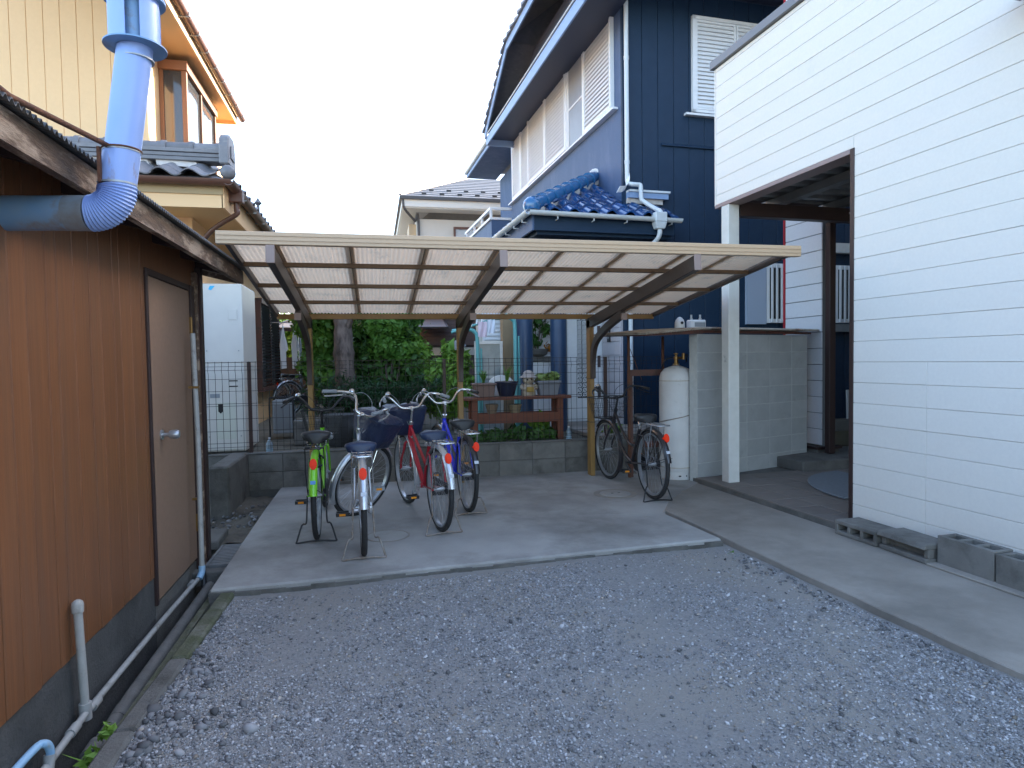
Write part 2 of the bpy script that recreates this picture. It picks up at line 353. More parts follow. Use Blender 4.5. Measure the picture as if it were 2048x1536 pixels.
# ------------------------------------------------------------ ground
def build_ground():
    mb = MB(); S = 400
    # far ground sheet, with the ditch trench left open beside the shed
    zg = -.075
    X = [-S, -1.27, -.995, S]; Y = [-S, -.6, 5.32, S]
    for i in range(3):
        for j in range(3):
            if i == 1 and j == 1: continue
            mb.ngon([(X[i],Y[j],zg-.08),(X[i+1],Y[j],zg-.08),(X[i+1],Y[j+1],zg-.08),(X[i],Y[j+1],zg-.08)])
    struct(mb, 'ground', farground)
    # gravel yard as a gently uneven sheet
    nx, ny = 90, 110; x0, x1, y0, y1 = -.93, 3.2, -1.2, 4.35
    vs = []; fs = []
    for j in range(ny+1):
        for i in range(nx+1):
            x = x0+(x1-x0)*i/nx; y = y0+(y1-y0)*j/ny
            z = zg+.030 + .007*math.sin(2.1*x+1.3*y)+.005*math.sin(4.7*x-3.1*y+1)+random.uniform(-.002,.002)
            vs.append((x,y,z))
    for j in range(ny):
        for i in range(nx): k = j*(nx+1)+i; fs.append((k,k+1,k+nx+2,k+nx+1))
    mb = MB(); mb.add(vs, fs); struct(mb, 'gravel_yard', gravelm, smooth=180)
    # concrete slab under the carport (front edge parallel to the white house)
    mb = MB()
    def slabpoly(z): return [(-1.0,4.07,z),(-.3,4.10,z),(.6,4.155,z),(1.5,4.205,z),(2.50,4.262,z),(2.44,5.1,z),(2.72,5.55,z),(3.36,6.235,z),(5.4,6.95,z),(5.4,7.32,z),(-1.03,7.32,z),(-1.03,6.3,z)]
    mb.prism(slabpoly(-.16), (0,0,.16)); struct(mb, 'concrete_slab', concrete, bevel=.012)
    mb = MB()                      # mossy strip along the slab's broken front edge
    for i in range(24):
        a = i/24; b = (i+1)/24
        mb.box(-1.0+3.5*a, -1.0+3.5*b, 4.052+.195*a+random.uniform(-.006,.004), 4.069+.195*a, -.12, -.022+random.uniform(-.012,.006))
    struct(mb, 'slab_edge', concdark)
    # walkway along the white house
    mb = MB()
    nseg = 26; top = []
    for i in range(nseg+1): top.append((2.755+random.uniform(-.008,.008), -1.2+(4.16+1.2)*i/nseg))
    poly = [(x,y,-.16) for x,y in top]+[(2.765,5.25,-.16),(3.70,6.06,-.16),(3.70,-1.2,-.16)]
    mb.prism(poly, (0,0,.157)); struct(mb, 'walkway', concrete2, B=True, bevel=.006)
    # porch floor of large tiles, one step up
    pf = MB(); pf.box(3.704, 7.2, 3.95, 6.9, -.12, .036); pft = struct(pf, 'porch_floor', concdark, B=True)
    for i in range(8):
        for j in range(7):
            m = MB(); x = 3.70+.30*i; y = 4.0+.30*j
            m.box(x+.003, x+.297, y+.003, y+.297, .036, .050+random.uniform(-.0015,.0015))
            m.build('floor_tile', aptile, pft, bevel=.003)
    m = MB(); m.box(5.0, 6.6, 6.0, 6.85, .036, .16); struct(m, 'porch_step', concdark, B=True, bevel=.01)
    # garden behind the low wall
    mb = MB(); mb.box(-6, 14, 7.335, 40, -.3, .34); struct(mb, 'garden_ground', garden)
    mb = MB(); mb.box(2.65, 4.2, 7.45, 9.3, .342, .40); struct(mb, 'entrance_paving', concrete2, bevel=.01)
    # ditch beside the shed
    mb = MB(); mb.box(-1.27, -.995, -.6, 5.32, -.34, -.30); struct(mb, 'ditch', ditchm)
    mb = MB(); mb.box(-1.03, -.995, -.6, 5.32, -.30, -.075); struct(mb, 'ditch_wall', mossy)
    # earth and rubble behind the shed
    mb = MB(); vs = []; fs = []; n = 16
    for j in range(n+1):
        for i in range(n+1):
            x = -1.75+.72*i/n; y = 5.33+1.9*j/n
            vs.append((x, y, -.085+.03*random.random()+.02*math.sin(5*x+4*y)))
    for j in range(n):
        for i in range(n): k = j*(n+1)+i; fs.append((k,k+1,k+n+2,k+n+1))
    mb.add(vs, fs); struct(mb, 'soil_patch', dirt, smooth=180)
    # joint and crack lines in the concrete: thin recess sheets darker than the slab
build_ground()

def build_kerb():
    k = thing('kerb', (-.97, 1.5, -.2), 'narrow mossy concrete kerb along the ditch at the left edge of the gravel', 'kerb')
    y = .2; i = 0
    while y < 4.05:
        L = min(.60, 4.06-y); m = MB()
        a = -1.0+.105*max(0,(y-2.4))/1.7*.6; b = -1.0+.105*max(0,(y+L-2.4))/1.7*.6
        t = random.uniform(-.008,.008)
        m.hexa([(a,y+.004,-.3),(a+.085,y+.004,-.3),(b+.085,y+L-.004,-.3),(b,y+L-.004,-.3),
                (a,y+.004,-.018+t),(a+.085,y+.004,-.018+t),(b+.085,y+L-.004,-.018+t),(b,y+L-.004,-.018+t)])
        m.build('kerb_stone', mossy if y > 2.9 else concdark, k, bevel=.012); y += L
    m = MB(); m.box(-1.19,-1.02,4.80,5.30,-.10,-.055)
    g = thing('drain_grating', (-1.1,5.05,-.1), 'perforated steel drain grating over the ditch beside the slab corner', 'grating')
    m = MB()
    m.box(-1.2,-1.18,4.78,5.3,-.105,-.06); m.box(-1.035,-1.015,4.78,5.3,-.105,-.06); m.box(-1.18,-1.035,4.78,4.80,-.105,-.06); m.box(-1.18,-1.035,5.28,5.3,-.105,-.06)
    m.build('frame', gratem, g, bevel=.002)
    for i in range(12):
        m = MB(); yy = 4.815+i*.04; m.box(-1.178,-1.037,yy,yy+.024,-.085,-.064); m.build('bar', gratem, g)
    m = MB(); m.box(-1.26,-1.01,4.66,4.76,-.17,-.075)
    solo(m, 'concrete_lintel', concdark, 'short dark concrete lintel bridging the ditch in front of the drain grating', 'lintel', (-1.13,4.71,-.17), bevel=.006)
    m = MB(); m.box(-1.27,-1.03,5.3,5.72,-.09,-.02); m.xf(Matrix.Rotation(R(2),4,'Z'))
    solo(m, 'paving_slab', concdark, 'brownish concrete paving slab lying beside the bicycle slab past the grating', 'slab', (-1.35,5.5,-.09), bevel=.01)
build_kerb()

# ------------------------------------------------------------ pebbles
def pebbles(name, pts, size, zsq, cols, label=None):
    n = len(pts)
    base = []
    for th, k in ((0,1),(1,4),(2,4)): pass
    ring = 5
    b = [(0,0,-1)]+[(math.cos(2*PI*i/ring)*.92, math.sin(2*PI*i/ring)*.92, -.35) for i in range(ring)]+\
        [(math.cos(2*PI*(i+.5)/ring)*.85, math.sin(2*PI*(i+.5)/ring)*.85, .5) for i in range(ring)]+[(0,0,.95)]
    f = []
    for i in range(ring):
        j = (i+1)%ring
        f += [(0,1+j,1+i),(1+i,1+j,6+i),(6+i,1+j,6+j),(6+i,6+j,11)]
    b = np.array(b); f = np.array(f); nv = len(b)
    V = b[None]*(1+RNG.uniform(-.36,.34,(n,nv,1)))
    S = np.stack([size*RNG.uniform(.8,1.35,n), size*RNG.uniform(.6,1.0,n), size*zsq*RNG.uniform(.7,1.2,n)],1)
    V = V*S[:,None,:]
    a = RNG.uniform(0,2*PI,n); c, s = np.cos(a), np.sin(a)
    x = V[:,:,0]*c[:,None]-V[:,:,1]*s[:,None]; y = V[:,:,0]*s[:,None]+V[:,:,1]*c[:,None]
    til = RNG.uniform(-.35,.35,(n,2)); z = V[:,:,2]+x*til[:,:1]+y*til[:,1:]
    P = np.stack([x,y,z],2)+pts[:,None,:]
    Fc = (f[None]+(np.arange(n)*nv)[:,None,None]).reshape(-1,3)
    C = np.repeat(cols,nv,0)
    return bulk(name, P.reshape(-1,3), Fc, pebblem, C, 'stuff')
def zg_at(x, y): return -.045+.007*np.sin(2.1*x+1.3*y)+.005*np.sin(4.7*x-3.1*y+1)
def pebcol(n, warm=.06):
    v = np.exp(RNG.normal(-1.36,.36,n)).clip(.06,.5)
    c = np.stack([v*1.12, v*1.10, v*1.12],1)
    w_ = RNG.random(n) < warm; c[w_] *= np.array([1.15,1.0,.82])
    return c
def build_gravel():
    n = 300000
    x = RNG.uniform(-.92,2.80,n); y = RNG.uniform(.9,4.3,n)
    dens = .55+.55*np.sin(1.7*x+.6*np.sin(2*y))*np.sin(1.9*y+.8+.5*np.sin(3*x))+.35*np.sin(5.1*x+2.3*y)*np.sin(4.3*y-1.7*x)
    dens += np.clip((2.9-y)*.40,-.35,.7)+np.clip((-.45-x)*2.2,0,.9)+np.clip((x-2.3)*1.2,0,.5)
    xe = 2.74*math.cos(A)-y*math.sin(A)
    keep = (RNG.random(n) < np.clip(dens,.12,1.0)*.50) & (x < xe-.01) & (y < 4.03+.055*x)
    x, y = x[keep], y[keep]; n = len(x)
    s = np.exp(RNG.normal(math.log(.0043),.36,n)).clip(.0024,.014)
    p = np.stack([x,y,zg_at(x,y)+s*.22],1)
    pebbles('gravel', p, s, .62, pebcol(n))
    # coarse stones along the ditch kerb, at the foot of the walkway and strewn about
    n = 620
    y = 1.2+2.6*RNG.random(n)**1.5; x = -.90+np.abs(RNG.normal(0,1,n))*np.clip(.20-.075*(y-1.8),.03,.22)
    s = np.exp(RNG.normal(math.log(.0155),.36,n)).clip(.008,.034)*np.clip(1.1-.36*(y-2.0),.45,1.1)
    xb = RNG.uniform(-.8,2.6,260); yb = RNG.uniform(1.3,4.0,260)
    xw = (2.72-np.abs(RNG.normal(0,.09,260))); yw = RNG.uniform(1.6,4.0,260)
    xw2 = np.cos(A)*xw-np.sin(A)*yw
    X = np.r_[x,xb,xw2]; Y = np.r_[y,yb,yw]; S = np.r_[s,RNG.uniform(.008,.014,520)]
    p = np.stack([X,Y,zg_at(X,Y)+S*.28],1); pebbles('loose_stones', p, S, .66, pebcol(len(X),.05)*.58)
    n = 110; x = RNG.uniform(-1.68,-1.08,n); y = RNG.uniform(5.75,6.7,n); s = RNG.uniform(.006,.024,n)
    p = np.stack([x,y,np.full(n,-.062)+s*.3],1); pebbles('rubble', p, s, .7, pebcol(n,.1)*.55)
build_gravel()

# ------------------------------------------------------------ leaves
def leaves(name, centres, radii, n, size, mat, asp=.5, parent=None, kind=None, label=None, cat=None, shell=.55, droop=.3, squash=1.0):
    centres = np.asarray(centres, float); radii = np.asarray(radii, float)
    wgt = radii**2; idx = RNG.choice(len(centres), n, p=wgt/wgt.sum())
    d = RNG.normal(0,1,(n,3)); d /= np.linalg.norm(d,axis=1)[:,None]
    r = (shell+(1-shell)*RNG.random(n))**1.0*(1+.18*RNG.normal(0,1,n))
    d2 = d.copy(); d2[:,2] *= squash
    P = centres[idx]+d2*(radii[idx]*r)[:,None]
    nrm = d+RNG.normal(0,.55,(n,3)); nrm[:,2] += droop; nrm /= np.linalg.norm(nrm,axis=1)[:,None]
    t = np.cross(nrm, RNG.normal(0,1,(n,3))); t /= np.linalg.norm(t,axis=1)[:,None]; b = np.cross(nrm,t)
    s = (size*np.exp(RNG.normal(0,.42,n)))[:,None]
    V = np.stack([P-t*s, P-b*s*asp+nrm*s*.12, P+t*s, P+b*s*asp+nrm*s*.12],1)
    F = np.arange(n*4).reshape(n,4)
    if parent is not None: V = V-np.array(parent.org)
    return bulk(name, V.reshape(-1,3), F, mat, None, kind, label, cat, parent)
def blades(name, base, n, h, spread, wid, mat, parent, arch=.5):
    mb = MB()
    for i in range(n):
        a = random.uniform(0,2*PI); hh = h*random.uniform(.6,1.1); sp = spread*random.uniform(.4,1.2)
        b = Vector(base)+Vector((math.cos(a),math.sin(a),0))*spread*.15*random.random()
        d = Vector((math.cos(a),math.sin(a),0)); q = Vector((-math.sin(a),math.cos(a),0))*wid/2
        pts = [b+d*sp*t*t+Vector((0,0,hh*(t-arch*.35*t**3))) for t in (0,.35,.7,1)]
        ws = (1,.9,.6,.05)
        vs = [];
        for p, k in zip(pts, ws): vs += [p-q*k, p+q*k]
        mb.add(vs, [(0,1,3,2),(2,3,5,4),(4,5,7,6)])
    return mb.build(name, mat, parent, fixn=False)

# ------------------------------------------------------------ shed on the left
def build_shed():
    t = thing('shed', (-1.25,2,0), 'wood-grain sided shed with a low tin roof, closing the left edge of the yard', 'shed')
    m = MB(); m.box(-4.2,-1.268,-1.6,5.03,-.3,2.22); m.build('core', darkbrown, t)
    m = MB(); m.box(-1.267,-1.252,-1.6,3.93,-.32,.19); m.build('plinth', plinthm, t)
    m = MB(); m.box(-1.266,-1.250,3.93,5.02,-.32,-.02); m.build('door_sill', concdark, t)
    # vertical boards
    y = -1.55
    while y < 3.90:
        wd = random.choice((.118,.118,.085,.15)); y2 = min(y+wd,3.915); m = MB()
        m.box(-1.265,-1.245+random.uniform(-.002,.002),y+.0025,y2-.0025,.15+random.uniform(-.004,.004),2.13)
        m.build('siding_board', shedwood, t, bevel=.003); y = y2
    m = MB(); m.box(-1.265,-1.247,3.918,4.98,1.88,2.13); m.build('lintel_board', shedwood, t)
    # door frame and door
    f = MB(); f.box(-1.265,-1.235,3.92,3.952,-.02,1.90); f.box(-1.265,-1.228,4.775,4.86,-.1,1.90); f.box(-1.265,-1.235,3.952,4.775,1.862,1.90)
    f.build('door_frame', darkbrown, t, bevel=.003)
    f = MB(); f.box(-1.268,-1.215,4.862,4.905,-.1,2.0); f.build('corner_board', oldwood, t, bevel=.004)
    f = MB(); f.box(-1.268,-1.225,4.907,4.96,-.1,2.0); f.build('corner_trim', redbrown, t, bevel=.004)
    f = MB(); f.box(-1.268,-1.21,4.962,5.03,-.1,2.05); f.build('corner_post', darkbrown, t, bevel=.004)
    d = MB(); d.box(-1.262,-1.24,3.955,4.772,.0,1.858); d = d.build('door', doorm, t, bevel=.003)
    h = MB()
    h.tube([(-1.24,4.10,.94),(-1.232,4.10,.94)],.030,16); h.tube([(-1.232,4.10,.94),(-1.195,4.10,.94)],.011,12)
    h.lathe([(.004,0),(.022,.004),(.027,.02),(.027,.045),(.020,.058),(.003,.06)],18)
    h.xf(Matrix.Translation((-1.200,4.10,.94))@Matrix.Rotation(R(90),4,'Y'), len(h.v)-18*6)
    h.build('handle', alu, d, smooth=40)
    for z in (1.62,.25):
        m = MB(); m.box(-1.242,-1.232,4.762,4.80,z-.06,z+.06); m.tube([(-1.23,4.774,z-.06),(-1.23,4.774,z+.06)],.008,8); m.build('hinge', brass, d)
    # roof: fascia board along the eave, rafters, corrugated sheet sloping to the yard
    m = MB()
    for i in range(12):
        a = -1.6+7.0*i/12; b = a+7.0/12
        m.hexa([(-1.035,a,1.985),(-1.0,a,1.985),(-1.0,b,1.985),(-1.035,b,1.985),(-1.035,a,2.082),(-1.0,a,2.082),(-1.0,b,2.082),(-1.035,b,2.082)])
    m.build('fascia', oldwood, t)
    for i in range(13):
        y = -1.4+.55*i
        m = MB(); m.beam((-1.04,y,2.05),(-3.2,y,2.59),.045,.07); m.build('rafter', darkbrown, t)
    m = MB(); m.beam((-1.035,5.40,2.035),(-3.2,5.40,2.58),.03,.10); m.build('barge_board', oldwood, t)
    m = MB(); m.hexa([(-1.04,-1.6,2.087),(-1.04,5.38,2.087),(-3.3,5.38,2.65),(-3.3,-1.6,2.65),(-1.04,-1.6,2.093),(-1.04,5.38,2.093),(-3.3,5.38,2.656),(-3.3,-1.6,2.656)])
    m.build('roof_boarding', darkbrown, t)
    m = MB(); p = .032; n = int(7.0/p*4); vs = []; fs = []
    for i in range(n+1):
        y = -1.58+i*p/4; o = .009*math.sin(2*PI*i/4+.6)
        for x, z in ((-.965,2.088),(-3.35,2.684)):
            vs += [(x,y,z+o),(x,y,z+o+.004)]
    for i in range(n):
        a = i*4; b = a+4
        fs += [(a,a+2,b+2,b),(a+1,b+1,b+3,a+3),(a,b,b+1,a+1),(a+2,a+3,b+3,b+2)]
    m.add(vs, fs); m.build('corrugated_roof', corrug, t, fixn=False)
build_shed()

def build_flue():
    t = thing('flue_pipe', (-1.25,2.6,1.93), 'pale blue metal flue with ribbed elbow and slotted cowl rising past the shed eave', 'flue pipe')
    r = .0585; z0 = 1.888
    m = MB(); m.tube([(-1.5,2.60,z0),(-1.245,2.56,z0)],r,28); m.tube([(-1.245,2.56,z0),(-1.03,2.528,z0)],r*1.03,28); m.build('horizontal_pipe', fluegrey, t, smooth=40)
    m = MB(); m.tube([(-1.035,2.529,z0),(-.965,2.520,z0)],r*1.05,28); m.build('collar', fluedull, t, smooth=40)
    # ribbed elbow
    N = 72; D = Vector((.99,-.075,0)).normalized(); m = MB(); pts = []; rr = []; RB = .092
    cc = Vector((-.965,2.520,z0+RB))
    for i in range(N+1):
        a = -PI/2+(PI/2+.03)*i/N
        pts.append(cc+D*math.cos(a)*RB+Vector((0,0,1))*math.sin(a)*RB)
        rr.append(r*(1.0+.085*math.sin(2*PI*i/8.0)**2))
    m.tube(pts, rr, 32); m.build('elbow', fluestain, t, smooth=60)
    top = pts[-1]; lean = Vector((.072,.006,.0))
    a = Vector((top.x,top.y,top.z)); b = a+Vector((0,0,.120))+lean*.25; e = a+Vector((0,0,.50))+lean
    m = MB(); m.tube([a,b],r,32); m.build('lower_pipe', fluestain, t, smooth=40)
    m = MB(); m.tube([b-Vector((0,0,.01)),e],r*.965,32); m.build('upper_pipe', flueblue, t, smooth=40)
    for p_, q_, k_ in ((b,b+Vector((0,0,.006)),1.035),(a+Vector((0,0,.004)),a+Vector((0,0,.010)),1.05),(e-Vector((0,0,.055)),e-Vector((0,0,.05)),1.0)):
        m = MB(); m.tube([p_,q_],r*k_,32); m.build('seam_band', galv, t, smooth=40)
    m = MB(); m.box(a.x-.040,a.x-.030,a.y-r-.003,a.y-r+.012,a.z,b.z); m.build('seam', rustm, t)
    # cowl: two flat rings and curved baffles between them
    cw = e
    for z, ro in ((-.012,.100),(.150,.100)):
        m = MB(); n = 40; vs = []
        for ri, zz in ((.050,z),(ro,z),(ro,z+.005),(.050,z+.005)):
            for k in range(n): vs.append((cw.x+ri*math.cos(2*PI*k/n), cw.y+ri*math.sin(2*PI*k/n), cw.z+zz))
        fs = [(i*n+k, i*n+(k+1)%n, ((i+1)%4)*n+(k+1)%n, ((i+1)%4)*n+k) for i in range(4) for k in range(n)]
        m.add(vs, fs); m.build('cowl_ring', fluegrey, t, smooth=40)
    for i in range(4):
        a0 = i*PI/2+.5; m = MB(); vs = []
        n = 8
        for k in range(n+1):
            aa = a0+1.02*k/n
            for rr2 in (.080,.083):
                for z in (-.006,.149): vs.append((cw.x+rr2*math.cos(aa), cw.y+rr2*math.sin(aa), cw.z+z))
        fs = []
        for k in range(n):
            p = k*4; q = p+4; fs += [(p,q,q+1,p+1),(p+2,p+3,q+3,q+2),(p,p+2,q+2,q),(p+1,q+1,q+3,p+3)]
        fs += [(0,1,3,2),(n*4,n*4+2,n*4+3,n*4+1)]
        m.add(vs, fs); m.build('cowl_baffle', flueblue, t, smooth=30)
    m = MB(); m.lathe([(.052,-.02),(.052,.165)],24,cw,caps=False); m.build('cowl_core', fluegrey, t, smooth=40)
    m = MB(); m.lathe([(.10,.156),(.10,.162),(.02,.185)],32,cw); m.build('cowl_cap', flueblue, t, smooth=30)
    # rusty tie rod from the roof to the flue
    rd = MB(); sx = b+Vector((-.03,-.045,.01))
    rd.tube([(-.985,1.55,2.125),(-.978,2.05,2.105),sx],[.010,.010,.009],10); rd.build('tie_rod', rustm, t, smooth=50)
    rd = MB(); rd.tube(arc(b+Vector((0,0,.008)),r*1.04,0,2*PI,24,(1,0,0),(0,1,0)),.0035,6); rd.tube([sx,sx+Vector((.01,.01,-.02)),sx+Vector((.02,0,.012))],.006,6); rd.build('tie_wire', rustm, t)
build_flue()

def build_pipes():
    t = thing('vent_pipe', (-1.2,2.92,-.1), 'upright grey plastic vent pipe with a rounded cap against the shed plinth', 'pipe')
    m = MB(); m.tube([(-1.21,2.92,-.07),(-1.215,2.90,.355)],.0165,14); m.build('pipe', pvcgrey, t, smooth=40)
    m = MB(); m.lathe([(.0215,0),(.0225,.03),(.020,.043),(.010,.052),(.001,.054)],16,(-1.215,2.90,.34)); m.build('cap', pvcgrey, t, smooth=60)
    m = MB(); m.tube([(-1.21,2.92,-.12),(-1.21,2.92,-.05)],.0235,14); m.build('tee', pvcgrey, t, smooth=40)
    t = thing('water_pipe', (-1.2,3.8,-.09), 'long thin grey plastic pipe running along the shed base above the ditch', 'pipe')
    m = MB(); m.tube([(-1.205,2.50,-.115),(-1.205,2.92,-.09),(-1.2,3.9,-.085),(-1.18,4.52,-.075)],.0145,12); m.build('pipe', pvcgrey, t, smooth=40)
    for y in (2.80,3.0,4.48):
        m = MB(); m.tube([(-1.205,y-.03,-.098+.01*(y>4)),(-1.205,y+.03,-.096+.01*(y>4))],.0195,12); m.build('coupling', pvcgrey, t, smooth=40)
    t = thing('waste_pipe', (-1.13,3.5,-.17), 'thick dirty waste pipe lying in the ditch beside the thin water pipe', 'pipe')
    m = MB(); m.tube([(-1.125,2.62,-.20),(-1.13,3.2,-.175),(-1.125,4.6,-.15)],.033,16); m.build('pipe', pipeold, t, smooth=40)
    for y in (2.78,3.05,4.3):
        m = MB(); m.tube([(-1.127,y-.04,-.187),(-1.127,y+.04,-.182)],.0385,16); m.build('coupling', pipeold, t, smooth=40)
    m = MB(); m.tube([(-1.125,2.66,-.195),(-1.11,2.57,-.215),(-1.10,2.54,-.25)],.025,12); m.build('elbow', pvcgrey, t, smooth=50)
    t = thing('blue_pipe', (-1.2,2.4,-.05), 'short pale blue pipe with an elbow at the bottom left corner by the shed', 'pipe')
    m = MB(); m.tube(smoothpath([(-1.235,1.7,-.03),(-1.235,2.2,-.03),(-1.225,2.53,-.02),(-1.205,2.58,-.022),(-1.198,2.60,-.06),(-1.2,2.60,-.10)],4),.0145,12); m.build('pipe', pipeblue, t, smooth=60)
    m = MB(); m.tube([(-1.235,2.30,-.03),(-1.235,2.335,-.03)],.019,12); m.build('coupling', pipeblue, t, smooth=40)
    m = MB(); m.tube([(-1.2,2.6,-.075),(-1.2,2.585,-.12),(-1.205,2.50,-.118)],.020,12); m.build('elbow', pvcgrey, t, smooth=50)
    t = thing('conduit', (-1.17,4.6,0), 'grey upright conduit pipe at the far corner of the shed door', 'pipe')
    m = MB(); m.tube([(-1.165,4.58,-.02),(-1.168,4.60,.8),(-1.185,4.62,1.56)],.0165,12); m.build('pipe', pvcgrey, t, smooth=40)
    m = MB(); m.tube(smoothpath([(-1.165,4.58,.0),(-1.165,4.575,-.04),(-1.175,4.54,-.075)],4),.021,12); m.build('elbow', pipeblue, t, smooth=50)
    m = MB(); m.tube([(-1.165,4.60,-.02),(-1.15,4.57,-.16),(-1.16,4.53,-.19)],.018,10); m.build('foot', blackp, t, smooth=50)
    for z in (.45,1.2):
        m = MB(); m.box(-1.215,-1.150,4.592,4.608,z-.008,z+.008); m.build('clip', brass, t)
    t = thing('garden_tap', (-1.55,6.85,.2), 'grey tap on a stand behind the concrete stub beyond the shed', 'tap')
    m = MB(); m.tube([(-1.60,6.8,-.08),(-1.60,6.8,.22)],.02,10); m.tube(smoothpath([(-1.60,6.8,.18),(-1.5,6.72,.19),(-1.46,6.7,.12)],4),.016,10); m.build('spout', pvcgrey, t, smooth=50)
    m = MB(); m.tube([(-1.60,6.8,.22),(-1.56,6.78,.28)],.012,8); m.build('handle', greyplast, t)
build_pipes()

# ------------------------------------------------------------ low wall, stub, wire fence
def build_low_wall():
    t = thing('low_block_wall', (1,7.25,0), 'low two-course concrete block wall under the wire fence behind the bicycles', 'wall')
    m = MB(); m.box(-2.2,3.62,7.262,7.338,-.12,.372); m.build('core', M('old_mortar',(.13,.125,.115),(.10,.095,.088),20,.9), t)
    for c in range(2):
        x = -2.2
        while x < 3.6:
            a = max(x+.004,-2.2); b = min(x+.396,3.62); m = MB()
            m.box(a,b,7.255+random.uniform(-.002,.002),7.35,-.02+.195*c+.004,.195*c+.172)
            m.build('block', blockm, t, bevel=.004); x += .40
    x = -2.2
    while x < 3.6:
        m = MB(); m.box(x+.003,min(x+.797,3.62),7.25,7.352,.369,.388); m.build('coping', concdark, t, bevel=.005); x += .8
    m = MB(); m.box(-1.52,-1.34,6.27,7.245,-.1,.405); 
    solo(m, 'wall_stub', concdark, 'short thick concrete wall stub between the shed and the bicycle slab', 'wall', (-1.43,6.7,-.1), bevel=.015)
build_low_wall()

def build_fence():
    t = thing('mesh_fence', (1,7.30,.39), 'brown welded wire mesh fence standing on the low block wall', 'fence')
    PX = (-1.33,.785,2.75)
    for x in PX:
        m = MB(); m.box(x-.018,x+.018,7.322,7.36,.36,1.375); m.build('post', postm, t, bevel=.003)
    pan = [(-2.15,-.30),(-.28,1.72),(1.74,3.62)]
    zs = (.41,.455,.50,.63,.76,.90,.925,1.06,1.19,1.285,1.325,1.37)
    for a, b in pan:
        m = MB()
        for z in zs: m.tube([(a,7.31,z),(b,7.31,z)],.0030 if z < 1.36 else .0034,4)
        n = int((b-a)/.0675)
        for i in range(n+1):
            x = a+.01+i*(b-a-.02)/n
            m.tube([(x,7.308,.40),(x,7.308,1.24),(x,7.285,1.285),(x,7.305,1.325),(x,7.308,1.378)],.0027,4)
        m.build('wire_panel', wirem, t, fixn=False)
build_fence()

# ------------------------------------------------------------ carport over the bicycles
def build_carport():
    t = thing('carport', (.9,7.0,0), 'bronze aluminium lean-to carport with a corrugated translucent roof over the bicycles', 'carport')
    XP = (-.661,.923,2.442)
    def zr(y): return 1.872+(7.05-y)*.130                 # underside of the sheet
    for x in XP:
        m = MB(); m.box(x-.026,x+.026,6.945,7.065,0,1.80); m.build('post', bronze, t, bevel=.004)
        for z0, w_ in ((.62,.031),(1.12,.029)):
            m = MB(); m.box(x-w_,x+w_,6.969-w_,7.041+w_,z0,z0+.007); m.build('post_sleeve', bronzeshade, t)
        m = MB(); m.beam((x,7.08,zr(7.08)-.115),(x,4.50,zr(4.5)-.125),.052,.115); a = m.build('arm', bronzeshade, t, bevel=.004)
        m = MB(); m.beam((x,4.503,zr(4.5)-.125),(x,4.492,zr(4.49)-.1255),.058,.122); m.build('end_cap', capm, a, bevel=.003)
        pts = smoothpath([(x,6.93,1.13),(x,6.915,1.35),(x,6.80,1.55),(x,6.45,1.69),(x,6.0,1.80)],4)
        m = MB()
        path = []
        for i, p in enumerate(pts):
            d = (pts[min(i+1,len(pts)-1)]-pts[max(i-1,0)]).normalized(); path.append((p,(1,0,0),Vector((1,0,0)).cross(d)))
        m.sweep(path, [(-.024,-.04),(.024,-.04),(.024,.04),(-.024,.04)]); a = m.build('bracket', bronzeshade, t, smooth=30)
        m = MB(); m.box(x-.028,x+.028,5.965,5.995,1.735,1.80); m.build('bracket_cap', capm, a)
    x0, x1 = -.985, 3.245
    def xe(y): k = (7.05-y)/2.5; return x0+.035*k, x1+.055*k
    def cross(y, h, wd, name, mat, dz=0, ex=0):
        a, b = xe(y); m = MB(); m.beam((a-ex,y,zr(y)-h/2+dz),(b+ex,y,zr(y)-h/2+dz),wd,h); return m.build(name, mat, t, bevel=.003)
    cross(7.05,.055,.045,'back_rail',bronze,-.004)
    for y in (6.42,5.78,5.14): cross(y,.034,.042,'purlin',purlinm,-.002)
    fr = cross(4.53,.085,.05,'front_rail',beigealu,.028,.05)
    m = MB(); a, b = xe(4.53)
    for z in (.004,-.026): m.beam((a-.045,4.502,zr(4.53)+z),(b+.045,4.502,zr(4.53)+z),.006,.010)
    m.build('rail_groove', beigealu, fr)
    for s in (0,1):
        a, b = xe(7.08)[s], xe(4.56)[s]
        m = MB(); m.beam((a,7.08,zr(7.08)-.005),(b,4.56,zr(4.56)-.005),.032,.06); m.build('edge_rail', bronzeshade, t, bevel=.003)
    # corrugated sheets between rafters that lie on top of them
    XR = [-.96,-.661,-.155,.385,.923,1.42,1.93,2.442,2.85,3.23]
    for i in range(len(XR)-1):
        a, b = XR[i]+.004, XR[i+1]-.004; n = max(8,int((b-a)/.0085)); vs = []; fs = []
        for j in range(n+1):
            x = a+(b-a)*j/n; o = .007*math.sin(2*PI*x/.034)
            for y in (7.09,6.0,4.56): vs.append((x*(1+.012*(7.05-y)/2.5),y,zr(y)+.014+o))
        for j in range(n):
            for k in range(2): p = j*3+k; fs.append((p,p+1,p+4,p+3))
        m = MB(); m.add(vs, fs); m.build('roof_sheet', polyc, t, smooth=180, fixn=False)
    for x in XR[1:-1]:
        m = MB(); m.beam((x,7.09,zr(7.09)+.042),(x*1.012,4.60,zr(4.60)+.038),.062,.030); m.build('rafter', rafterm, t, bevel=.003)
    for y in (6.42,5.78,5.14):
        m = MB()
        for i in range(15):
            x = -.85+.29*i; m.lathe([(.007,0),(.007,.016),(.002,.020)],6,(x,y+.028,zr(y)-.016))
        m.build('hook_bolt', bronzeshade, t)
build_carport()

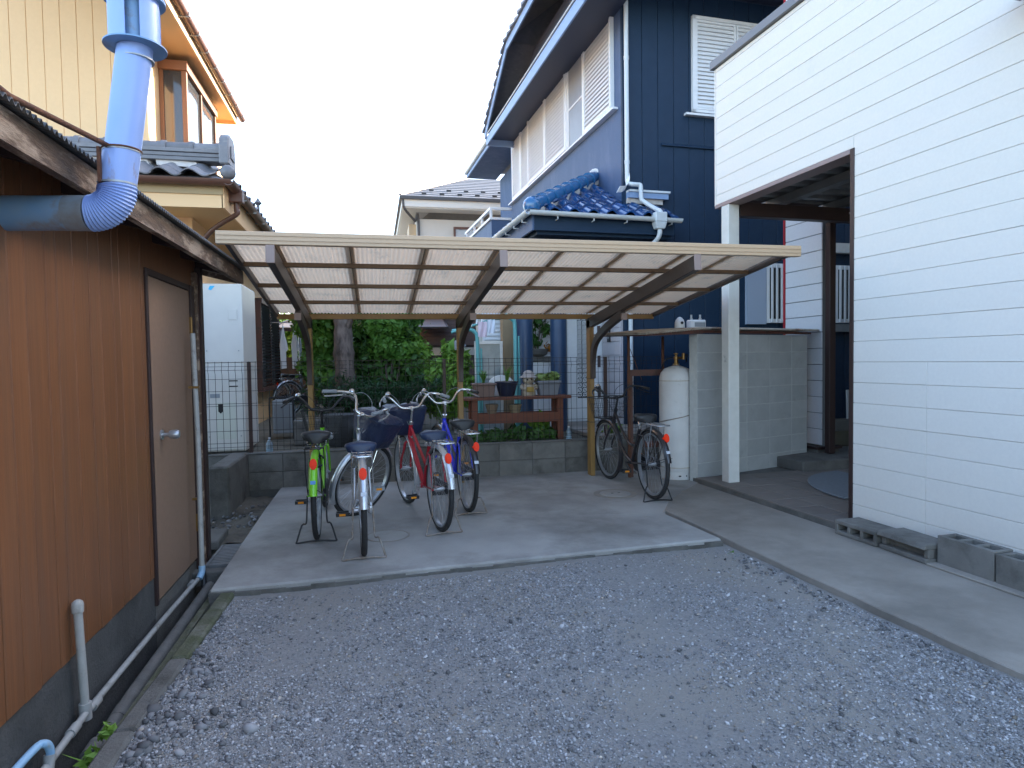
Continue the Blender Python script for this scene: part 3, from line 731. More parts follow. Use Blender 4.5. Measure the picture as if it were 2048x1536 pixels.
# ------------------------------------------------------------ white siding building on the right
def build_white():
    t = thing('white_building', (3.86,2,0), 'white horizontal-sided building with a recessed corner porch on the right', 'building', B=True)
    X = 3.86
    zk = lambda k: .186+.1585*k
    def board(y0, y1, z0, z1):
        m = MB(); m.box(X+random.uniform(-.0008,.0008),X+.0105,y0,y1,z0,z1); m.build('siding_board', whitesid, t, bevel=.0024)
    m = MB(); m.box(X+.011,X+.15,-3.0,4.075,.0,4.36); m.build('wall', whitesid, t)
    m = MB(); m.box(X+.011,X+.15,4.075,5.93,2.95,4.36); m.build('upper_wall', whitesid, t)
    m = MB(); m.box(7.25,12,-3.0,6.5,.0,7.0); m.box(8.5,12,6.5,8.3,.0,7.0); m.build('sun_block_storey', whitesid, t)  # unseen storey, added and shaped to keep the sun off the yard
    g = .0011
    for k in range(-1,27):
        z0, z1 = max(zk(k)+g,.075), min(zk(k+1)-g, 4.345)
        if z1 <= z0+.01: continue
        if z0 > 2.93 or z1 > 2.96: top = 5.94
        else: top = 4.088
        if k == 17: z0b = 2.955
        j = 3.44
        if k < 7: board(-3.0,j-.0006,z0,z1)
        if k == 17:
            board(-3.0,4.088,z0,z1); board(4.090,5.94,2.945,z1)
        elif k < 7: board(j+.0006,top,z0,z1)
        else: board(-3.0,top,z0,z1)
    # end face of the upper wall, roof cap
    m = MB(); m.box(X,X+.15,5.945,5.965,2.935,4.345); m.build('end_trim', whitesid, t)
    m = MB(); m.box(X-.035,X+.25,-3.0,6.0,4.352,4.435); m.build('roof_cap', capgrey, t, bevel=.004)
    m = MB(); m.box(X+.16,X+3.2,-3.0,5.9,4.30,4.35); m.build('roof_deck', capgrey, t)
    # porch opening trims and soffit
    m = MB(); m.box(X-.006,X+.155,4.078,4.120,.055,2.943); m.build('door_jamb', darkbrown, t, bevel=.003)
    m = MB(); m.box(X-.006,X+.155,4.122,5.955,2.905,2.943); m.build('opening_head', M('head_trim',(.27,.20,.19),None,rough=.5), t, bevel=.003)
    m = MB(); m.box(X+.02,X+.15,3.85,4.0765,.0,2.95); m.build('return_wall', whitesid, t)
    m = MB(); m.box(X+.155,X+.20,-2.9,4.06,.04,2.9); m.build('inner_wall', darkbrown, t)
    m = MB(); m.box(X+.02,X+.17,5.72,5.86,.045,2.904)
    m2 = MB(); m2.box(X-.006,X+.122,5.712,5.84,.0,2.903); m2.build('porch_post', offwhite, t, bevel=.006)
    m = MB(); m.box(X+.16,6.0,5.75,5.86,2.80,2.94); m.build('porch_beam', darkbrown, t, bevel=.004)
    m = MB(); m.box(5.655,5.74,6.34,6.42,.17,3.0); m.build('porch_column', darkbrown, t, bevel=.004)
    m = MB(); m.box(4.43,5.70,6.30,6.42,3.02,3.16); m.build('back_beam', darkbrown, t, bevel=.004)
    for i in range(13):                                         # ribbed steel deck under the porch roof
        y = 3.2+.22*i; m = MB(); zc = 3.05
        m.prism([(X+.16,y,zc),(X+.16,y+.07,zc),(X+.16,y+.10,zc+.06),(X+.16,y+.19,zc+.06),(X+.16,y+.22,zc),(X+.16,y+.22,zc+.09),(X+.16,y,zc+.09)],(2.6,0,0))
        m.build('ceiling_panel', porchceil, t)
    for x in (4.55,5.3):
        m = MB(); m.box(x,x+.10,3.0,6.28,2.965,3.045); m.build('ceiling_joist', porchceil, t)
    m = MB(); m.tube([(5.25,6.1,3.0),(5.35,6.0,2.9),(5.45,5.2,2.86)],.012,6); m.build('cable', whitepaint, t)
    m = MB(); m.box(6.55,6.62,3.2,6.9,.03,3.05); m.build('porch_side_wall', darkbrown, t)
build_white()
def build_eave():
    m = MB(); m.box(3.10,3.845,-1.6,2.02,3.02,3.10); 
    t = thing('eave', (3.8,1,3), 'dark eave corner jutting from the white wall at the top right edge', 'eave', B=True)
    m = MB(); m.box(3.50,3.838,-2.0,2.84,3.375,3.415); m.build('soffit', M('eave_soffit',(.16,.15,.17),None,rough=.6), t)
    m = MB(); m.box(3.46,3.498,-2.0,2.86,3.36,3.44); m.build('fascia', capgrey, t)
build_eave()

def build_white_fin():
    t = thing('white_fin_wall', (5.7,6.9,0), 'tall narrow white-sided wall with a red edge behind the porch', 'wall', B=True)
    m = MB(); m.box(5.735,5.86,6.56,7.2,.0,9.0); m.build('core', capgrey, t)
    z = .24; k = 0
    while z < 8.9:
        m = MB(); m.box(5.715,5.734,6.545,7.20,z+.004,min(z+.2,9)-.004); m.build('siding_board', pinkwhite, t, bevel=.003); z += .2; k += 1
    m = MB(); m.box(5.70,5.74,7.205,7.225,.2,9.0); m.build('red_trim', redtrim, t)
    m = MB(); m.box(5.62,5.95,6.50,7.25,.02,.20); m.build('footing', blockm, t, bevel=.01)
    m = MB(); m.box(5.60,5.97,6.48,7.27,.202,.232); m.build('footing_cap', darkbrown, t)
build_white_fin()

# ------------------------------------------------------------ porch bits, loose blocks
def build_loose_blocks():
    def hollow(org, L, Hh, D, axis, label, holes, mat=blockm, rot=0.0, name='concrete_block'):
        """A hollow block: outer L (along y), D (along x), Hh high; holes through x ('x') or z ('z')."""
        m = MB(); th = .028
        if axis == 'x':
            m.box(0,D,0,L,0,th); m.box(0,D,0,L,Hh-th,Hh)
            wv = (L-th*(holes+1))/holes
            for i in range(holes+1): m.box(.001,D-.001,i*(wv+th),i*(wv+th)+th,th,Hh-th)
        else:
            m.box(0,th,0,L,0,Hh); m.box(D-th,D,0,L,0,Hh); wv = (L-th*(holes+1))/holes
            for i in range(holes+1): m.box(th,D-th,i*(wv+th),i*(wv+th)+th,.001,Hh-.001)
            m.box(th,D-th,th,L-th,.01,.02)
        m.xf(Matrix.Translation(org)@Matrix.Rotation(rot,4,'Z'))
        solo(m, name, mat, label, 'block', org, 'loose concrete blocks along the white wall', B=True, bevel=.004)
    hollow((3.605,3.60,.0),.385,.105,.225,'x','three-hole concrete block lying on its side, first beside the porch step',3)
    # second: H-section block with a deep slot
    o = (3.60,3.20,.0); m = MB()
    m.box(0,.21,.0,.385,0,.032); m.box(.055,.15,.0,.385,.032,.092); m.hexa([(-.02,.0,.092),(.215,.0,.092),(.215,.39,.092),(-.02,.39,.092),(-.005,.0,.128),(.21,.0,.128),(.21,.385,.128),(-.005,.385,.128)])
    m.box(.02,.19,.0,.04,.032,.092); m.box(.02,.19,.345,.385,.032,.092)
    m.xf(Matrix.Translation(o)@Matrix.Rotation(R(-2),4,'Z'))
    solo(m, 'concrete_block', blockm, 'chipped concrete block with a long dark slot, second from the porch step', 'block', o, 'loose concrete blocks along the white wall', B=True, bevel=.006)
    hollow((3.665,2.815,.0),.37,.19,.15,'z','upright pale concrete block with open holes on top, third from the porch step',3,rot=R(-1))
    hollow((3.66,2.41,-.003),.39,.185,.15,'z','upright darker concrete block in front, cut by the right edge of the photo',3)
    hollow((3.66,2.0,-.003),.39,.185,.15,'z','upright concrete block nearest the viewer along the white wall',3)
    m = MB(); m.box(3.60,3.70,2.0,3.2,-.002,.012); t = struct(m, 'mortar_bed', concrete2, B=True, bevel=.004)
    o = (4.36,4.69,.055); m = MB(); pts = []
    for i in range(13):
        a = R(90)*i/12; pts.append((5.30-.95*math.sin(a)*1.0, 4.70+1.12*math.cos(a)*(1 if i < 12 else 1), .056))
    pts.append((5.30,4.70,.056)); 
    m.prism([(x,y,z) for x,y,z in pts],(0,0,.018)); solo(m, 'porch_mat', rubbermat, 'grey quarter-round rubber mat on the porch floor', 'mat', (4.8,5.1,.055), B=True, bevel=.004)
    m = MB(); m.beam((7.79,8.33,.30),(7.79,8.35,.80),.045,.03,(0,1,0)); solo(m, 'white_stick', offwhite, 'short pale stick standing against the navy wall beyond the dark porch', 'stick', (7.79,8.33,.30), B=True)
build_loose_blocks()

# ------------------------------------------------------------ gas shelter
def build_shelter():
    P0 = (3.395,6.275); ang = math.atan2(.60,1.80)
    t = thing('block_shelter', (P0[0],P0[1],0), 'grey block wall of the gas shelter behind the off-white porch post', 'wall', rot=ang, loc=(P0[0],P0[1],0))
    t.org = (0,0,0)
    m = MB(); m.box(.004,1.896,.0025,.112,-.05,1.60); m.build('mortar_core', mortar, t)
    for c in range(8):
        x = 0
        while x < 1.895:
            a = max(x+.0045,0); b = min(x+.3955,1.90)
            if b-a > .03:
                m = MB(); m.box(a,b,random.uniform(-.0015,.0015),.12,  .2*c+.0045,.2*c+.1955); m.build('block', blockgrey, t, bevel=.003)
            x += .40
    t2 = thing('shelter_roof', (0,0,1.6), 'rusty-edged corrugated lean-to roof on the block shelter over the gas cylinder', 'roof', rot=ang, loc=(P0[0],P0[1],1.6))
    t2.org = (0,0,1.6)
    m = MB(); m.box(.02,1.93,-.03,.03,1.612,1.640); m.build('front_beam', redbrown, t2)
    m = MB(); m.beam((.05,-.02,1.625),(-.62,.10,1.60),.04,.04); m.beam((-.62,.10,1.60),(-.60,.85,1.62),.04,.04); m.build('side_beam', redbrown, t2)
    p = .032; n = int(2.72/p*4); vs = []; fs = []
    for i in range(n+1):
        x = -.68+i*p/4; o = .008*math.sin(2*PI*i/4+.5); dz = -.06*max(0,(.05-x))/.7; y0 = -.07 if x > -.0 else -.07+.13*(-x)/.68
        for y in (y0,.95):
            vs += [(x,y,1.660+o*1.3+dz+.02*y),(x,y,1.668+o*1.3+dz+.02*y)]
    for i in range(n):
        a = i*4; b = a+4; fs += [(a,a+2,b+2,b),(a+1,b+1,b+3,a+3),(a,b,b+1,a+1),(a+2,a+3,b+3,b+2)]
    m = MB(); m.add(vs, fs); m.build('corrugated_sheet', M('old_sheet',(.52,.46,.39),(.42,.36,.30),12,.6,c3=(.17,.09,.05),ns3=5), t2, fixn=False)
    def at(x, y): return (P0[0]+math.cos(ang)*x-math.sin(ang)*y, P0[1]+math.sin(ang)*x+math.cos(ang)*y)
    # rusty frame standing behind the cylinder
    ax = at(-.42,.62); bx = at(.10,.62)
    t3 = thing('rusty_frame', (ax[0],ax[1],0), 'rusty reddish steel frame standing behind the gas cylinder', 'frame')
    x, y = ax
    m = MB(); m.tube([(x,y,0),(x,y,1.60)],.017,8); m.build('post', rustm, t3)
    m = MB(); m.box(x+.0,x+.055,y+.02,y+.05,0,1.22); m.build('upright', redbrown, t3)
    m = MB(); m.box(x+.055,x+.5,y+.02,y+.05,1.15,1.22); m.build('rail', redbrown, t3); m = MB(); m.box(x+.055,x+.5,y+.02,y+.05,.33,.40); m.build('rail', redbrown, t3)
    m = MB(); m.tube([(bx[0],bx[1],0),(bx[0],bx[1],1.6)],.017,8); m.build('rear_post', rustm, t3)
    m = MB(); m.tube([(x,y,1.5),(x+.2,y+.1,1.1)],.004,5); m.build('brace_wire', rustm, t3)
    # things on the shelter roof
    c = at(.10,.35)
    t4 = thing('roof_ventilator', (c[0],c[1],1.68), 'small white domed vent cap sitting on the shelter roof', 'vent')
    m = MB(); m.lathe([(.055,0),(.058,.02),(.055,.07),(.045,.10),(.025,.125),(.004,.135)],18,(c[0],c[1],1.675)); m.build('cap', whitepaint, t4, smooth=50)
    m = MB(); m.tube([(c[0],c[1]-.050,1.74),(c[0],c[1]-.062,1.74)],.016,10); m.build('hole', blackp, t4)
    c = at(.36,.35)
    t5 = thing('gas_meter', (c[0],c[1],1.68), 'white gas meter with two pipe stubs behind the porch post on the shelter roof', 'meter')
    m = MB(); m.box(c[0]-.10,c[0]+.10,c[1]-.05,c[1]+.05,1.675,1.78); m.build('body', whitepaint, t5, bevel=.012)
    m = MB(); m.box(c[0]-.045,c[0]+.085,c[1]-.056,c[1]-.051,1.70,1.75); m.build('dial', greyplast, t5)
    for dx in (-.06,.05):
        m = MB(); m.tube([(c[0]+dx,c[1],1.78),(c[0]+dx,c[1],1.84)],.012,10); m.tube([(c[0]+dx,c[1],1.785),(c[0]+dx,c[1],1.80)],.018,8); m.build('pipe_stub', galv, t5)
build_shelter()

def build_cylinder():
    cx, cy = 3.305, 6.585; c = (cx,cy,0)
    t = thing('gas_cylinder', c, 'tall off-white gas cylinder chained to the block wall beside the black bicycle', 'gas cylinder')
    m = MB(); m.lathe([(.05,.06),(.17,.07),(.186,.11),(.187,.16),(.187,1.08),(.184,1.13),(.17,1.18),(.135,1.225),(.08,1.25),(.045,1.258),(.035,1.27)],40,c); m.build('body', gascyl, t, smooth=50)
    m = MB(); m.lathe([(.172,0),(.178,.004),(.178,.085),(.172,.09),(.168,.088),(.168,.002)],36,c,caps=False)
    m.build('foot_ring', gascyl, t, smooth=40)
    for a in (-105,-80,-58):
        m = MB(); px, py = cx+.1775*math.cos(R(a)), cy+.1775*math.sin(R(a))
        d = Vector((math.cos(R(a)),math.sin(R(a)),0)); q = Vector((-d.y,d.x,0)); w2 = .016 if a != -80 else .007
        m.prism([Vector((px,py,.045))+q*w2*math.cos(k*PI/5)+Vector((0,0,1))*.009*math.sin(k*PI/5) for k in range(10)], d*.002); m.build('drain_slot', blackp, t)
    for z in (.135,1.095):
        m = MB(); m.lathe([(.1865,-.004),(.1895,-.003),(.1895,.003),(.1865,.004)],40,(cx,cy,z),caps=False); m.build('weld_seam', M('rust_seam',(.38,.27,.15),(.46,.42,.36),20,.7), t, smooth=30)
    m = MB(); m.lathe([(.036,1.262),(.036,1.285),(.022,1.29),(.022,1.33),(.03,1.335),(.03,1.36),(.015,1.365),(.015,1.385),(.028,1.39),(.028,1.40),(.004,1.402)],14,c); m.tube([(cx,cy,1.345),(cx+.09,cy,1.35)],.014,8); m.tube([(cx+.09,cy,1.33),(cx+.09,cy,1.40)],.02,8); m.build('valve', brass, t, smooth=40)
    m = MB(); m.lathe([(.045,1.256),(.05,1.262),(.045,1.266)],18,c); m.build('neck_ring', rustm, t, smooth=40)
    m = MB(); m.tube(smoothpath([(cx-.03,cy+.02,1.35),(cx-.10,cy+.05,1.33),(cx-.12,cy+.1,1.25),(cx-.05,cy+.22,1.2)],5),.008,6); m.tube(smoothpath([(cx+.09,cy,1.36),(cx+.16,cy+.05,1.38),(cx+.2,cy+.15,1.3)],5),.008,6); m.build('hose', blackp, t, smooth=60)
    m = MB(); pts = []
    for i in range(27):
        a = R(-190)+R(150)*i/26; pts.append((cx+.192*math.cos(a),cy+.192*math.sin(a),.63+.11*i/26))
    pts += [(3.43,6.40,.765)]
    m.tube(pts,.0055,6); m.build('chain', steelrust, t)
    m = MB(); m.box(cx+.176,cx+.190,cy-.085,cy-.045,.86,.94); m.build('tag_label', M('orange_tag',(.5,.16,.03),None), t)
build_cylinder()

# ------------------------------------------------------------ shared house pieces
def s_tile(w=.27, L=.30, h=.045, t=.012):
    """One S-shaped roof tile as a mesh: x across, y up the slope, z up."""
    pr = []
    n = 9
    for i in range(n+1):
        u = i/n
        z = h*math.sin(PI*min(1,u/.62)) if u < .62 else -h*.35*math.sin(PI*(u-.62)/.38)
        pr.append((u*w, z))
    vs = []; fs = []
    for y, dz in ((0,0),(L,-.006)):
        for x, z in pr: vs.append((x,y,z+dz))
        for x, z in pr: vs.append((x,y,z+dz-t))
    m = n+1
    for i in range(n):
        fs.append((i,i+1,2*m+i+1,2*m+i)); fs.append((m+i,3*m+i,3*m+i+1,m+i+1)); fs.append((i,m+i,m+i+1,i+1)); fs.append((2*m+i,2*m+i+1,3*m+i+1,3*m+i))
    fs += [(0,2*m,3*m,m),(n,m+n,3*m+n,2*m+n)]
    me = bpy.data.meshes.new('tile'); me.from_pydata(vs, [], fs)
    me.polygons.foreach_set('use_smooth', [True]*len(me.polygons)); me.set_sharp_from_angle(angle=R(50)); me.update()
    return me
def place(name, me, mat, parent, mtx):
    if not me.materials: me.materials.append(mat)
    o = bpy.data.objects.new(name, me); COL.objects.link(o); o.parent = parent.o
    o.matrix_local = Matrix.Translation(-Vector(parent.org)) @ mtx
    return o
def frame_m(o, x, y):
    x, y = Vector(x).normalized(), Vector(y).normalized(); z = x.cross(y).normalized(); y = z.cross(x)
    return Matrix(((x.x,y.x,z.x,o[0]),(x.y,y.y,z.y,o[1]),(x.z,y.z,z.z,o[2]),(0,0,0,1)))
def shutter(parent, name, mat, o, ux, w, h, slat=.045, fr=.035, slatmat=None, depth=.035):
    """Louvred shutter: o = lower corner, ux = direction along the wall, facing outwards n = ux x up reversed."""
    ux = Vector(ux); n = Vector((ux.y,-ux.x,0)); o = Vector(o); up = Vector((0,0,1))
    def bx(m, a0, a1, z0, z1, d0, d1):
        P = [o+ux*a+n*d+up*z for z in (z0,z1) for a, d in ((a0,d0),(a1,d0),(a1,d1),(a0,d1))]
        m.hexa(P)
    m = MB()
    bx(m,0,fr,0,h,0,depth); bx(m,w-fr,w,0,h,0,depth); bx(m,fr,w-fr,0,fr,0,depth); bx(m,fr,w-fr,h-fr,h,0,depth); bx(m,fr,w-fr,fr,h-fr,.0,.006)
    p = m.build(name, mat, parent)
    k = int((h-2*fr)/slat)
    sl = MB()
    for i in range(k):
        z = fr+i*slat+.004; s_ = MB()
        P = [o+ux*a+n*d+up*zz for a in (fr,w-fr) for d, zz in ((.030,z),(.030,z+.006),(.010,z+slat-.004),(.010,z+slat-.010))]
        s_.add(P, [(0,1,2,3),(7,6,5,4),(0,4,5,1),(1,5,6,2),(2,6,7,3),(3,7,4,0)])
        s_.build('slat', slatmat or mat, p)
    return p

# ------------------------------------------------------------ blue house
def build_blue():
    t = thing('blue_house', (3.96,8.4,0), 'dark navy two-storey house with white louvred shutters and a glazed blue tile porch roof', 'house', B=True)
    X, Y = 3.96, 8.4
    m = MB(); m.box(X+.02,11,Y+.02,14.40,.0,6.9); m.build('core', navydark, t)
    m = MB(); m.box(X,X+.018,Y+.05,14.40,.3,6.42); m.build('side_wall', navywall, t)
    m = MB(); m.box(X-.004,X+.05,Y-.004,Y+.05,.3,6.6); m.build('corner_trim', navy, t)
    # front siding panels
    x = X+.052; i = 0
    while x < 10.5:
        x2 = x+.2505
        zs = [(.35,6.62)] if x < 4.55 else [(.35,4.41),(4.45,6.62)]
        for z0, z1 in zs:
            m = MB(); m.box(x+.003,x2-.003,Y-.0,Y+.019,z0,z1); m.build('siding_panel', navy, t, bevel=.004)
        x = x2; i += 1
    m = MB(); m.hexa([(4.56,Y-.03,4.41),(9,Y-.03,4.41),(9,Y,4.41),(4.56,Y,4.41),(4.56,Y-.03,4.425),(9,Y-.03,4.425),(9,Y,4.45),(4.56,Y,4.45)]); m.build('belt_flashing', navy, t)
    # upper front window with louvres
    wx0 = 5.05
    m = MB(); m.box(wx0,wx0+.05,Y-.05,Y,4.92,6.30); m.box(wx0,wx0+3,Y-.05,Y,6.25,6.30); m.box(wx0,wx0+3,Y-.05,Y,4.92,4.96)
    fr = m.build('window', whitepaint, t)
    m = MB(); m.box(wx0-.12,wx0+3,Y-.075,Y-.0,4.865,4.895); m.build('sill', whitepaint, fr)
    for k in range(3): shutter(t, 'shutter', whitepaint, (wx0+.05+.68*k,Y-.012,4.965), (1,0,0), .67, 1.28, .058, .03)
    # shuttered windows along the left wall (faces -x): o at the far end, ux towards the viewer
    def left_shutter(y0, y1, d=.0, z0=4.99, z1=6.40):
        shutter(t, 'shutter', whitepaint, (X-.01-d,y1,z0), (0,-1,0), y1-y0, z1-z0, .066, .05)
    left_shutter(8.72,9.80); left_shutter(10.58,11.72,.03); left_shutter(11.73,12.85,.03); left_shutter(12.86,13.5,.0); left_shutter(13.51,14.2,.0)
    m = MB(); m.box(X-.06,X,10.53,10.58,4.96,6.42); m.box(X-.06,X,8.68,8.72,4.96,6.42); m.box(X-.05,X,8.72,14.2,6.40,6.435)
    fr = m.build('window', whitepaint, t)
    m = MB(); m.box(X-.03,X-.02,9.80,10.53,5.0,6.40); m.build('screen', screenm, fr)
    m = MB(); m.box(X-.04,X-.015,9.80,9.85,5.0,6.4); m.box(X-.04,X-.015,10.48,10.53,5.0,6.4); m.box(X-.04,X-.015,9.85,10.48,5.62,5.65); m.build('sash', whitepaint, fr)
    m = MB(); m.box(X-.085,X,8.55,14.4,4.935,4.965); m.build('sill', whitepaint, fr); 
    m = MB(); m.box(X-.062,X-.0,8.66,14.35,4.967,4.988); m.build('sill_groove', M('sill_dark',(.20,.16,.14)), fr)
    # eaves: soffit, pent fascia, gable recess, barge boards, tiles
    ex = 3.30
    m = MB(); m.box(ex+.03,X-.001,7.7,14.05,6.30,6.34); m.build('soffit', navydark, t)
    m = MB(); m.box(ex+.03,11,7.7,Y-.005,6.64,6.68); m.build('front_soffit', navydark, t)
    m = MB(); m.box(ex,ex+.028,7.6,14.07,6.16,6.34); m.build('fascia', bluefascia, t)
    m = MB(); m.tube([(ex-.01,7.6,6.37),(ex-.01,13.95,6.37)],.014,8); m.build('fascia_pipe', whitegut, t)
    m = MB(); m.box(ex,X,14.05,14.08,6.16,6.36); m.build('end_board', bluefascia, t)
    m = MB(); m.prism([(X-.15,7.7,6.35),(X-.15,14.0,6.35),(X-.15,12.1,7.40),(X-.15,9.6,7.40)],(.05,0,0)); m.build('gable_wall', navydark, t)
    vz = [(14.10,6.36),(12.13,7.42),(9.55,7.42),(7.55,6.36)]
    def board(a, b, name, mat, w, h, x):
        mm = MB(); mm.beam((x,a[0],a[1]),(x,b[0],b[1]),w,h); return mm.build(name, mat, t)
    for i in range(3): board(vz[i],vz[i+1],'barge_board',bluefascia,.03,.15,ex-.02)
    for i in (0,2):                                            # roof planes over the gable
        a, b = vz[i], vz[i+1]
        m = MB(); m.hexa([(ex-.03,a[0],a[1]+.08),(ex-.03,b[0],b[1]+.08),(11,b[0],b[1]+.08),(11,a[0],a[1]+.08),(ex-.03,a[0],a[1]+.11),(ex-.03,b[0],b[1]+.11),(11,b[0],b[1]+.11),(11,a[0],a[1]+.11)]); m.build('roof_plane', tilegrey, t)
    m = MB(); m.add([(ex-.03,12.13,7.53),(ex-.03,9.55,7.53),(4.5,10.84,8.2),(11,12.13,7.53),(11,9.55,7.53),(11,10.84,8.2)],[(0,1,2),(0,2,5,3),(1,4,5,2)]); m.build('hip_plane', tilegrey, t)
    for i in range(3):
        a, b = Vector((0,vz[i][0],vz[i][1])), Vector((0,vz[i+1][0],vz[i+1][1])); L = (b-a).length; n = int(L/.235)
        d = (b-a)/n
        for k in range(n):
            p = a+d*k; q = p+d*1.04; m = MB()
            o_ = random.uniform(-.012,.012)
            m.hexa([(ex-.095+o_,p.y,p.z+.07),(ex+.10,p.y,p.z+.10),(ex+.10,q.y,q.z+.10),(ex-.06+o_,q.y,q.z+.085),(ex-.095+o_,p.y,p.z+.14),(ex+.10,p.y,p.z+.15),(ex+.10,q.y,q.z+.118),(ex-.06+o_,q.y,q.z+.10)])
            m.build('verge_tile', tilegrey, t)
    # porch below: columns, beam, soffit
    ez = 3.26; ey = 7.85; el = 2.42
    m = MB(); m.box(el+.10,4.46,ey+.10,Y-.02,2.98,3.14); m.box(el+.10,X-.01,Y-.01,14.0,2.98,3.14); m.build('porch_eave_box', navy, t)
    m = MB(); m.box(el+.04,4.47,ey+.03,ey+.06,3.02,3.22); m.build('porch_fascia', navy, t)
    m = MB(); m.box(el+.02,el+.05,ey+.03,14.0,3.02,3.22); m.build('porch_side_fascia', navywall, t)
    m = MB(); m.box(el+.25,4.40,Y-.13,Y+.10,2.62,2.978); m.build('porch_beam', navydark, t)
    for x in (2.47,2.965):
        m = MB(); m.lathe([(.115,.35),(.115,2.62)],24,(x,8.42,0)); m.build('porch_column', M('column_blue',(.018,.044,.095),(.022,.05,.105),6,.4), t, smooth=40)
    # tiles of the porch roof: front slope cut by the hip, then the left slope
    sl = .56; tw, tl = .265, .24
    me = s_tile(tw*1.06, tl*1.22, .058, .022)
    hipm = Matrix(); k = 0
    dy = Vector((0,1,sl)).normalized(); dyt = Vector((0,1,sl-.10)).normalized()
    for r in range(7):
        y = ey-.02+r*tl*dy.y; z = ez-.03+r*tl*dy.z+.022
        x = 4.50-tw
        while x > el+ (y-ey)-.10:
            top = y+tl*dy.y
            if x+tw*.5 > X-.02 and top > Y+.03: x -= tw; continue
            if top > Y+.02 and x > X-.12: x -= tw; continue
            if x < el+(top-ey)-.12: break
            place('roof_tile', me, tileblue, t, frame_m((x+random.uniform(-.004,.004),y,z+.012+random.uniform(-.003,.003)),(1,0,.0),dyt)); x -= tw
    dx = Vector((1,0,sl)).normalized()
    for r in range(3):
        x = el-.02+r*tl*dx.x; z = ez-.03+r*tl*dx.z+.022
        y = ey+.10+r*tl*.8
        while y < 13.6:
            place('roof_tile', me, tileblue, t, frame_m((x,y+tw,z),(0,-1,0),dx)); y += tw
    m = MB()                                                   # boards under the tiles
    m.add([(el,ey,ez-.03),(4.5,ey,ez-.03),(4.5,Y,ez-.03+(Y-ey)*sl),(X,Y,ez-.03+(Y-ey)*sl),(X,ey+X-el,ez-.03+(X-el)*sl)],[(0,1,2,3,4)])
    m.add([(el,ey,ez-.03),(X,ey+X-el,ez-.03+(X-el)*sl),(X,14,ez-.03+(X-el)*sl),(el,14,ez-.03)],[(0,1,2,3)]); m.build('roof_boarding', navydark, t)
    # hip ridge of rounded tiles on mortar
    a = Vector((el+.02,ey+.02,ez+.07)); b = Vector((X-.03,ey+X-el-.03,ez+.07+(X-el)*sl)); n = 8; d = (b-a)/n
    m = MB(); m.beam(a-Vector((0,0,.06)),b-Vector((0,0,.06)),.15,.12); m.build('ridge_bedding', plaster, t)
    for k in range(n):
        p = a+d*k; q = p+d*1.08; m = MB()
        m.tube([p,p+d*.12,p+d*.14,q],[.112,.112,.098,.088],14); m.build('ridge_tile', tileteal, t, smooth=50)
    m = MB(); m.lathe([(.002,.115),(.06,.10),(.105,.05),(.118,0),(.10,-.06)],18,tuple(a-d*.06)); m.build('ridge_end', tileteal, t, smooth=60)
    m = MB(); m.tube([b,b+d*.12],[.11,.125],14); m.build('ridge_flashing', whitepaint, t, smooth=50)
    # wall flashings
    m = MB(); m.box(4.0,4.62,Y-.10,Y-.002,3.62,3.70); m.build('flashing_box', bluefascia, t); m = MB(); m.box(4.0,4.64,Y-.12,Y-.002,3.702,3.73); m.build('flashing_cap', whitegut, t)
    m = MB(); m.box(4.0,4.55,Y-.06,Y-.002,3.55,3.618); m.build('flashing_mortar', plaster, t)
    m = MB()
    pts = smoothpath([(3.99,8.36,3.92),(3.97,8.31,3.80),(3.89,8.24,3.70),(3.75,8.15,3.655)],4)
    path = [(p,(0,.2,.98),(0,1,0)) for p in pts]
    m.sweep([(p,Vector((.5,0,.86)),(0,1,0)) for p in pts],[(-.03,-.02),(.075,-.02),(.075,.0),(-.03,.0)]); m.build('corner_flashing', whitepaint, t, smooth=40)
    # gutters and downpipes
    def gut(a, b, name='gutter'):
        a, b = Vector(a), Vector(b); d = (b-a).normalized(); s_ = d.cross(Vector((0,0,1)))
        prof = [(.052*math.cos(PI+PI*i/10), .052*math.sin(PI+PI*i/10)) for i in range(11)]+[(.046*math.cos(2*PI-PI*i/10), .046*math.sin(2*PI-PI*i/10)) for i in range(11)]
        mm = MB(); mm.sweep([(a,s_,(0,0,1)),(b,s_,(0,0,1))],prof); return mm.build(name, whitegut, t, smooth=40)
    g = gut((el-.05,ey-.055,ez-.015),(4.53,ey-.055,ez-.035)); g2 = gut((el-.05,13.9,ez-.02),(el-.05,ey-.055,ez-.015))
    for x in (2.75,3.25,3.72,4.38):
        m = MB(); m.box(x,x+.012,ey-.06,ey-.045,ez-.11,ez-.065); m.box(x,x+.012,ey-.06,ey+.03,ez-.112,ez-.10); m.build('bracket', whitegut, g)
    for y in (8.1,8.5,8.95,9.45,10.0,10.6,11.3):
        m = MB(); m.box(el-.06,el-.045,y,y+.012,ez-.10,ez-.065); m.box(el-.06,el+.03,y,y+.012,ez-.105,ez-.095); m.build('bracket', whitegut, g2)
    dp = MB(); x = 4.0; dp.tube([(x,Y-.045,6.62),(x,Y-.045,3.86)],.032,14); dp = dp.build('downpipe', whitegut, t, smooth=40)
    m = MB(); m.tube(smoothpath([(x,Y-.045,3.92),(x+.002,Y-.06,3.83),(x+.02,Y-.15,3.79),(x+.12,Y-.16,3.785),(x+.145,Y-.17,3.765),(x+.15,Y-.18,3.60),(x+.165,Y-.22,3.54),(x+.22,ey+.06,3.37),(x+.225,ey-.03,3.33),(x+.225,ey-.055,3.27)],3),.031,12); m.build('offset_pipe', whitegut, dp, smooth=60)
